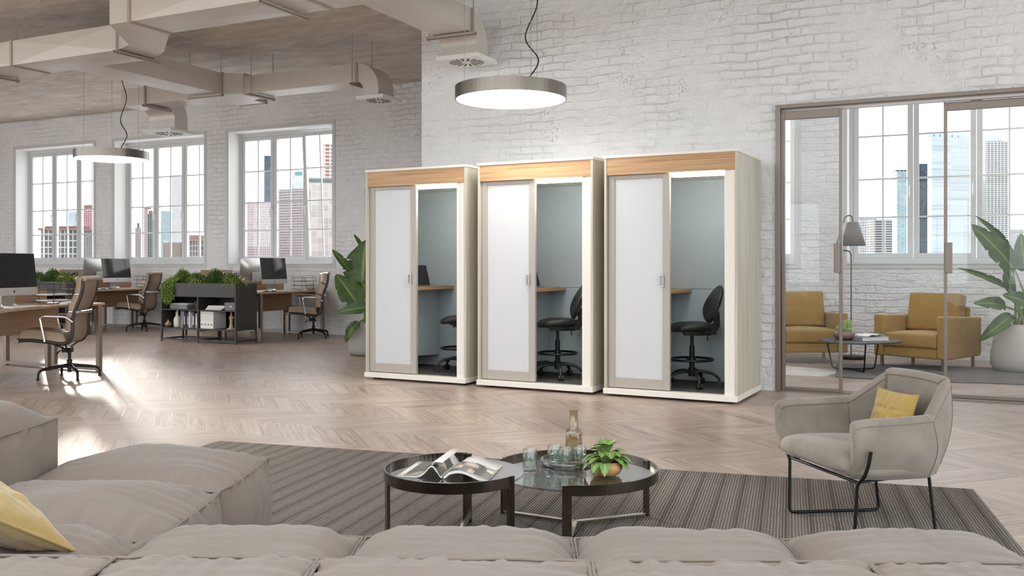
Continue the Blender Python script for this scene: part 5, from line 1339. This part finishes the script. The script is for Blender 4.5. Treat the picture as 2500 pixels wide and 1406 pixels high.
# floor lamp
fl = rd(4.298, 11.6, 0); t = empty('floor_lamp', fl, YAW, label='grey floor lamp with a cone shade on a bent rod in the glass room', cat='lamp')
MB().lathe([(0, 0), (.16, 0), (.163, .006), (.163, .034), (.158, .04), (0, .04)], seg=40).build('base', M['gunmetal'], t)
MB().tube(fillet([(-.01, 0, .04), (-.01, 0, 1.365), (-.155, 0, 1.372), (-.20, 0, 1.43), (-.09, 0, 1.80), (0, 0, 1.82), (.008, 0, 1.72)], .07, 7), .0085, 8).build('pole', M['poleg'] if 'poleg' in M else plain('grey_enamel_rod', '77736f', .4, .5), t)
MB().lathe([(.165, 1.43), (.08, 1.725), (.0, 1.725)], seg=40).build('lamp_shade', mat_fabric('grey_shade_fabric', '8f8a88', 300, .15, .05), t, solid=.003)
MB().tube([(0, 0, 1.66), (0, 0, 1.724)], .018, 12).lathe([(0, 1.58), (.025, 1.60), (.028, 1.63), (.016, 1.66)], seg=16).build('bulb', M['paper'], t)

# ------------------------------------------------------------------ bird-of-paradise plants
def bigleaf(parent, base, tip, W, nrm, droop=.15, fold=.25, splits=3, seed=0, m=None):
    base, tip = Vector(base), Vector(tip); d = tip-base; L = d.length; t_ = d.normalized(); nrm = Vector(nrm)
    s = t_.cross(nrm).normalized(); n = s.cross(t_).normalized(); g = MB(); nu, nv = 40, 10
    rnd = random.Random(seed); sp = [(rnd.uniform(.2, .85), rnd.choice((-1, 1)), rnd.uniform(.25, .55)) for _ in range(splits)]
    def f(u, v):
        b = 2*v-1; w = W/2*(math.sin(math.pi*min(1, u**.78))**.62 if 0 < u < 1 else 0.02)
        for su, sg, dp in sp:
            if b*sg > 0: w *= 1-dp*math.exp(-((u-su)/.014)**2)*abs(b)
        wav = .035*W*math.sin(u*19+seed+b*2)*abs(b)**2
        return base+t_*(L*u)+s*(w*b)+n*(droop*L*(math.sin(math.pi*u)*.6-u*u*.5)+fold*abs(b)*w+wav)-t_*(abs(b)*w*.25)
    g.grid(f, nu, nv); o = g.build('leaf', m or M['leafbig'], parent)
    uvl = o.data.uv_layers.new(name='UVMap'); me = o.data
    for poly in me.polygons:
        for li in poly.loop_indices:
            vi = me.loops[li].vertex_index; uvl.data[li].uv = ((vi % (nu+1))/nu, (vi//(nu+1))/nv)
    MB().tube([f(i/14*.98, .5)-n*.004 for i in range(15)], [.007*(1-i/16) for i in range(15)], 6).build('midrib', M['stem'], o)
    return o
def mat_bigleaf():
    m, nt, p = newmat('veined_banana_leaf'); h = N(nt)
    uv = h.n('ShaderNodeUVMap'); sx = h.n('ShaderNodeSeparateXYZ'); h.link(uv.outputs[0], sx.inputs[0]); u, v = sx.outputs[0], sx.outputs[1]
    a = h.math('ABSOLUTE', h.math('SUBTRACT', v, .5))
    s = h.math('SINE', h.math('MULTIPLY', h.math('ADD', u, h.math('MULTIPLY', a, .35)), 160.0))
    f = h.noise(h.coords((6, 6, 6)), 1, 4, .6)
    c = h.mix(h.ramp(f, [(.3, 0.), (.7, 1.)]), srgb('2f4a24'), srgb('4b6b35'))
    c = h.mix(h.math('MULTIPLY', h.math('ADD', s, 1.), .09), c, srgb('7d9556'))
    c = h.mix(h.ramp(a, [(0., .8), (.03, .5), (.06, 0.)]), c, srgb('93a868'))
    h.link(c, p.inputs['Base Color']); p.inputs['Roughness'].default_value = .36
    h.link(h.bump(s, .25, .004), p.inputs['Normal']); return m
M['leafbig'] = mat_bigleaf()
def palm(loc, pot, potm, label, leaves, dbase, flip=1):
    t = empty('potted_palm', loc, 0, label=label, cat='plant', group='tall bird-of-paradise plants')
    R, H = pot
    MB().lathe([(0, 0), (R*.72, 0), (R*.9, H*.03), (R, H*.14), (R*.99, H*.35), (R*.86, H*.85), (R*.80, H), (R*.76, H), (R*.78, H*.88), (0, H*.9)], seg=56).build('pot', potm, t)
    MB().disc(R*.78, H*.92, seg=32).build('soil', M['soil'], t)
    L0 = Vector(loc)
    for i, (bx, by, tx, ty, w, dd, de, dr, fo) in enumerate(leaves):
        b = at(bx, by, dbase+dd)-L0; tp_ = at(tx, ty, dbase+de)-L0; W = w/FPX*dbase
        nn = Vector((-(L0.x), -(L0.y), .25)).normalized()+Vector((random.gauss(0, .15), random.gauss(0, .15), .35))
        bigleaf(t, b, tp_, W, nn, dr, fo, 3, i*7+3)
        a = i*2.4; p0 = Vector((math.cos(a)*R*.3, math.sin(a)*R*.3, H*.9))
        MB().tube(smooth_path([p0, p0.lerp(b, .5)+Vector((-(p0.x)*.2+(p0.x-b.x)*.12, (p0.y-b.y)*.12, .05)), b, b.lerp(tp_, .06)], 6), [.013]*7+[.010]*6+[.008]*6, 7).build('stem', M['stem'], t)
    return t
random.seed(5)
PL = gr(896, 866)
palm(PL, (.245, .43), M['concretepot'], 'tall banana-leaved plant in a grey concrete pot left of the booths', [
    (884, 690, 893, 586, 96, 0, .05, .05, .12), (856, 662, 811, 609, 20, .0, -.1, .10, .8), (893, 612, 864, 572, 11, .1, .1, -.1, .9), (875, 745, 820, 669, 60, -.15, -.1, .06, .15),
    (908, 750, 820, 762, 30, -.2, -.3, .22, .25), (905, 722, 850, 684, 36, .1, .15, .15, .2), (876, 786, 841, 834, 26, -.2, -.25, .35, .3), (925, 690, 960, 600, 55, .1, .2, .1, .2), (920, 720, 985, 690, 40, -.05, .1, .2, .2)], 12.1)
PR = rd(5.71, 10.24, .0)
palm(PR, (.335, .53), M['whitepot'], 'tall banana-leaved plant in a pale pot at the right edge, behind the right sliding door', [
    (2478, 660, 2376, 548, 54, 0, -.1, .10, .18), (2462, 600, 2384, 527, 16, .2, .1, .1, .8), (2462, 706, 2344, 653, 17, .05, -.1, .12, .8), (2454, 748, 2382, 738, 34, -.1, -.2, .2, .25),
    (2470, 770, 2396, 828, 36, -.15, -.25, .25, .25), (2502, 662, 2492, 570, 44, .1, .1, .05, .2), (2512, 742, 2452, 718, 38, -.2, -.25, .15, .2), (2472, 716, 2452, 652, 26, .1, .15, .05, .4), (2540, 640, 2590, 520, 60, 0, .1, .1, .2), (2545, 700, 2620, 640, 50, -.1, -.1, .15, .2)], 10.24)
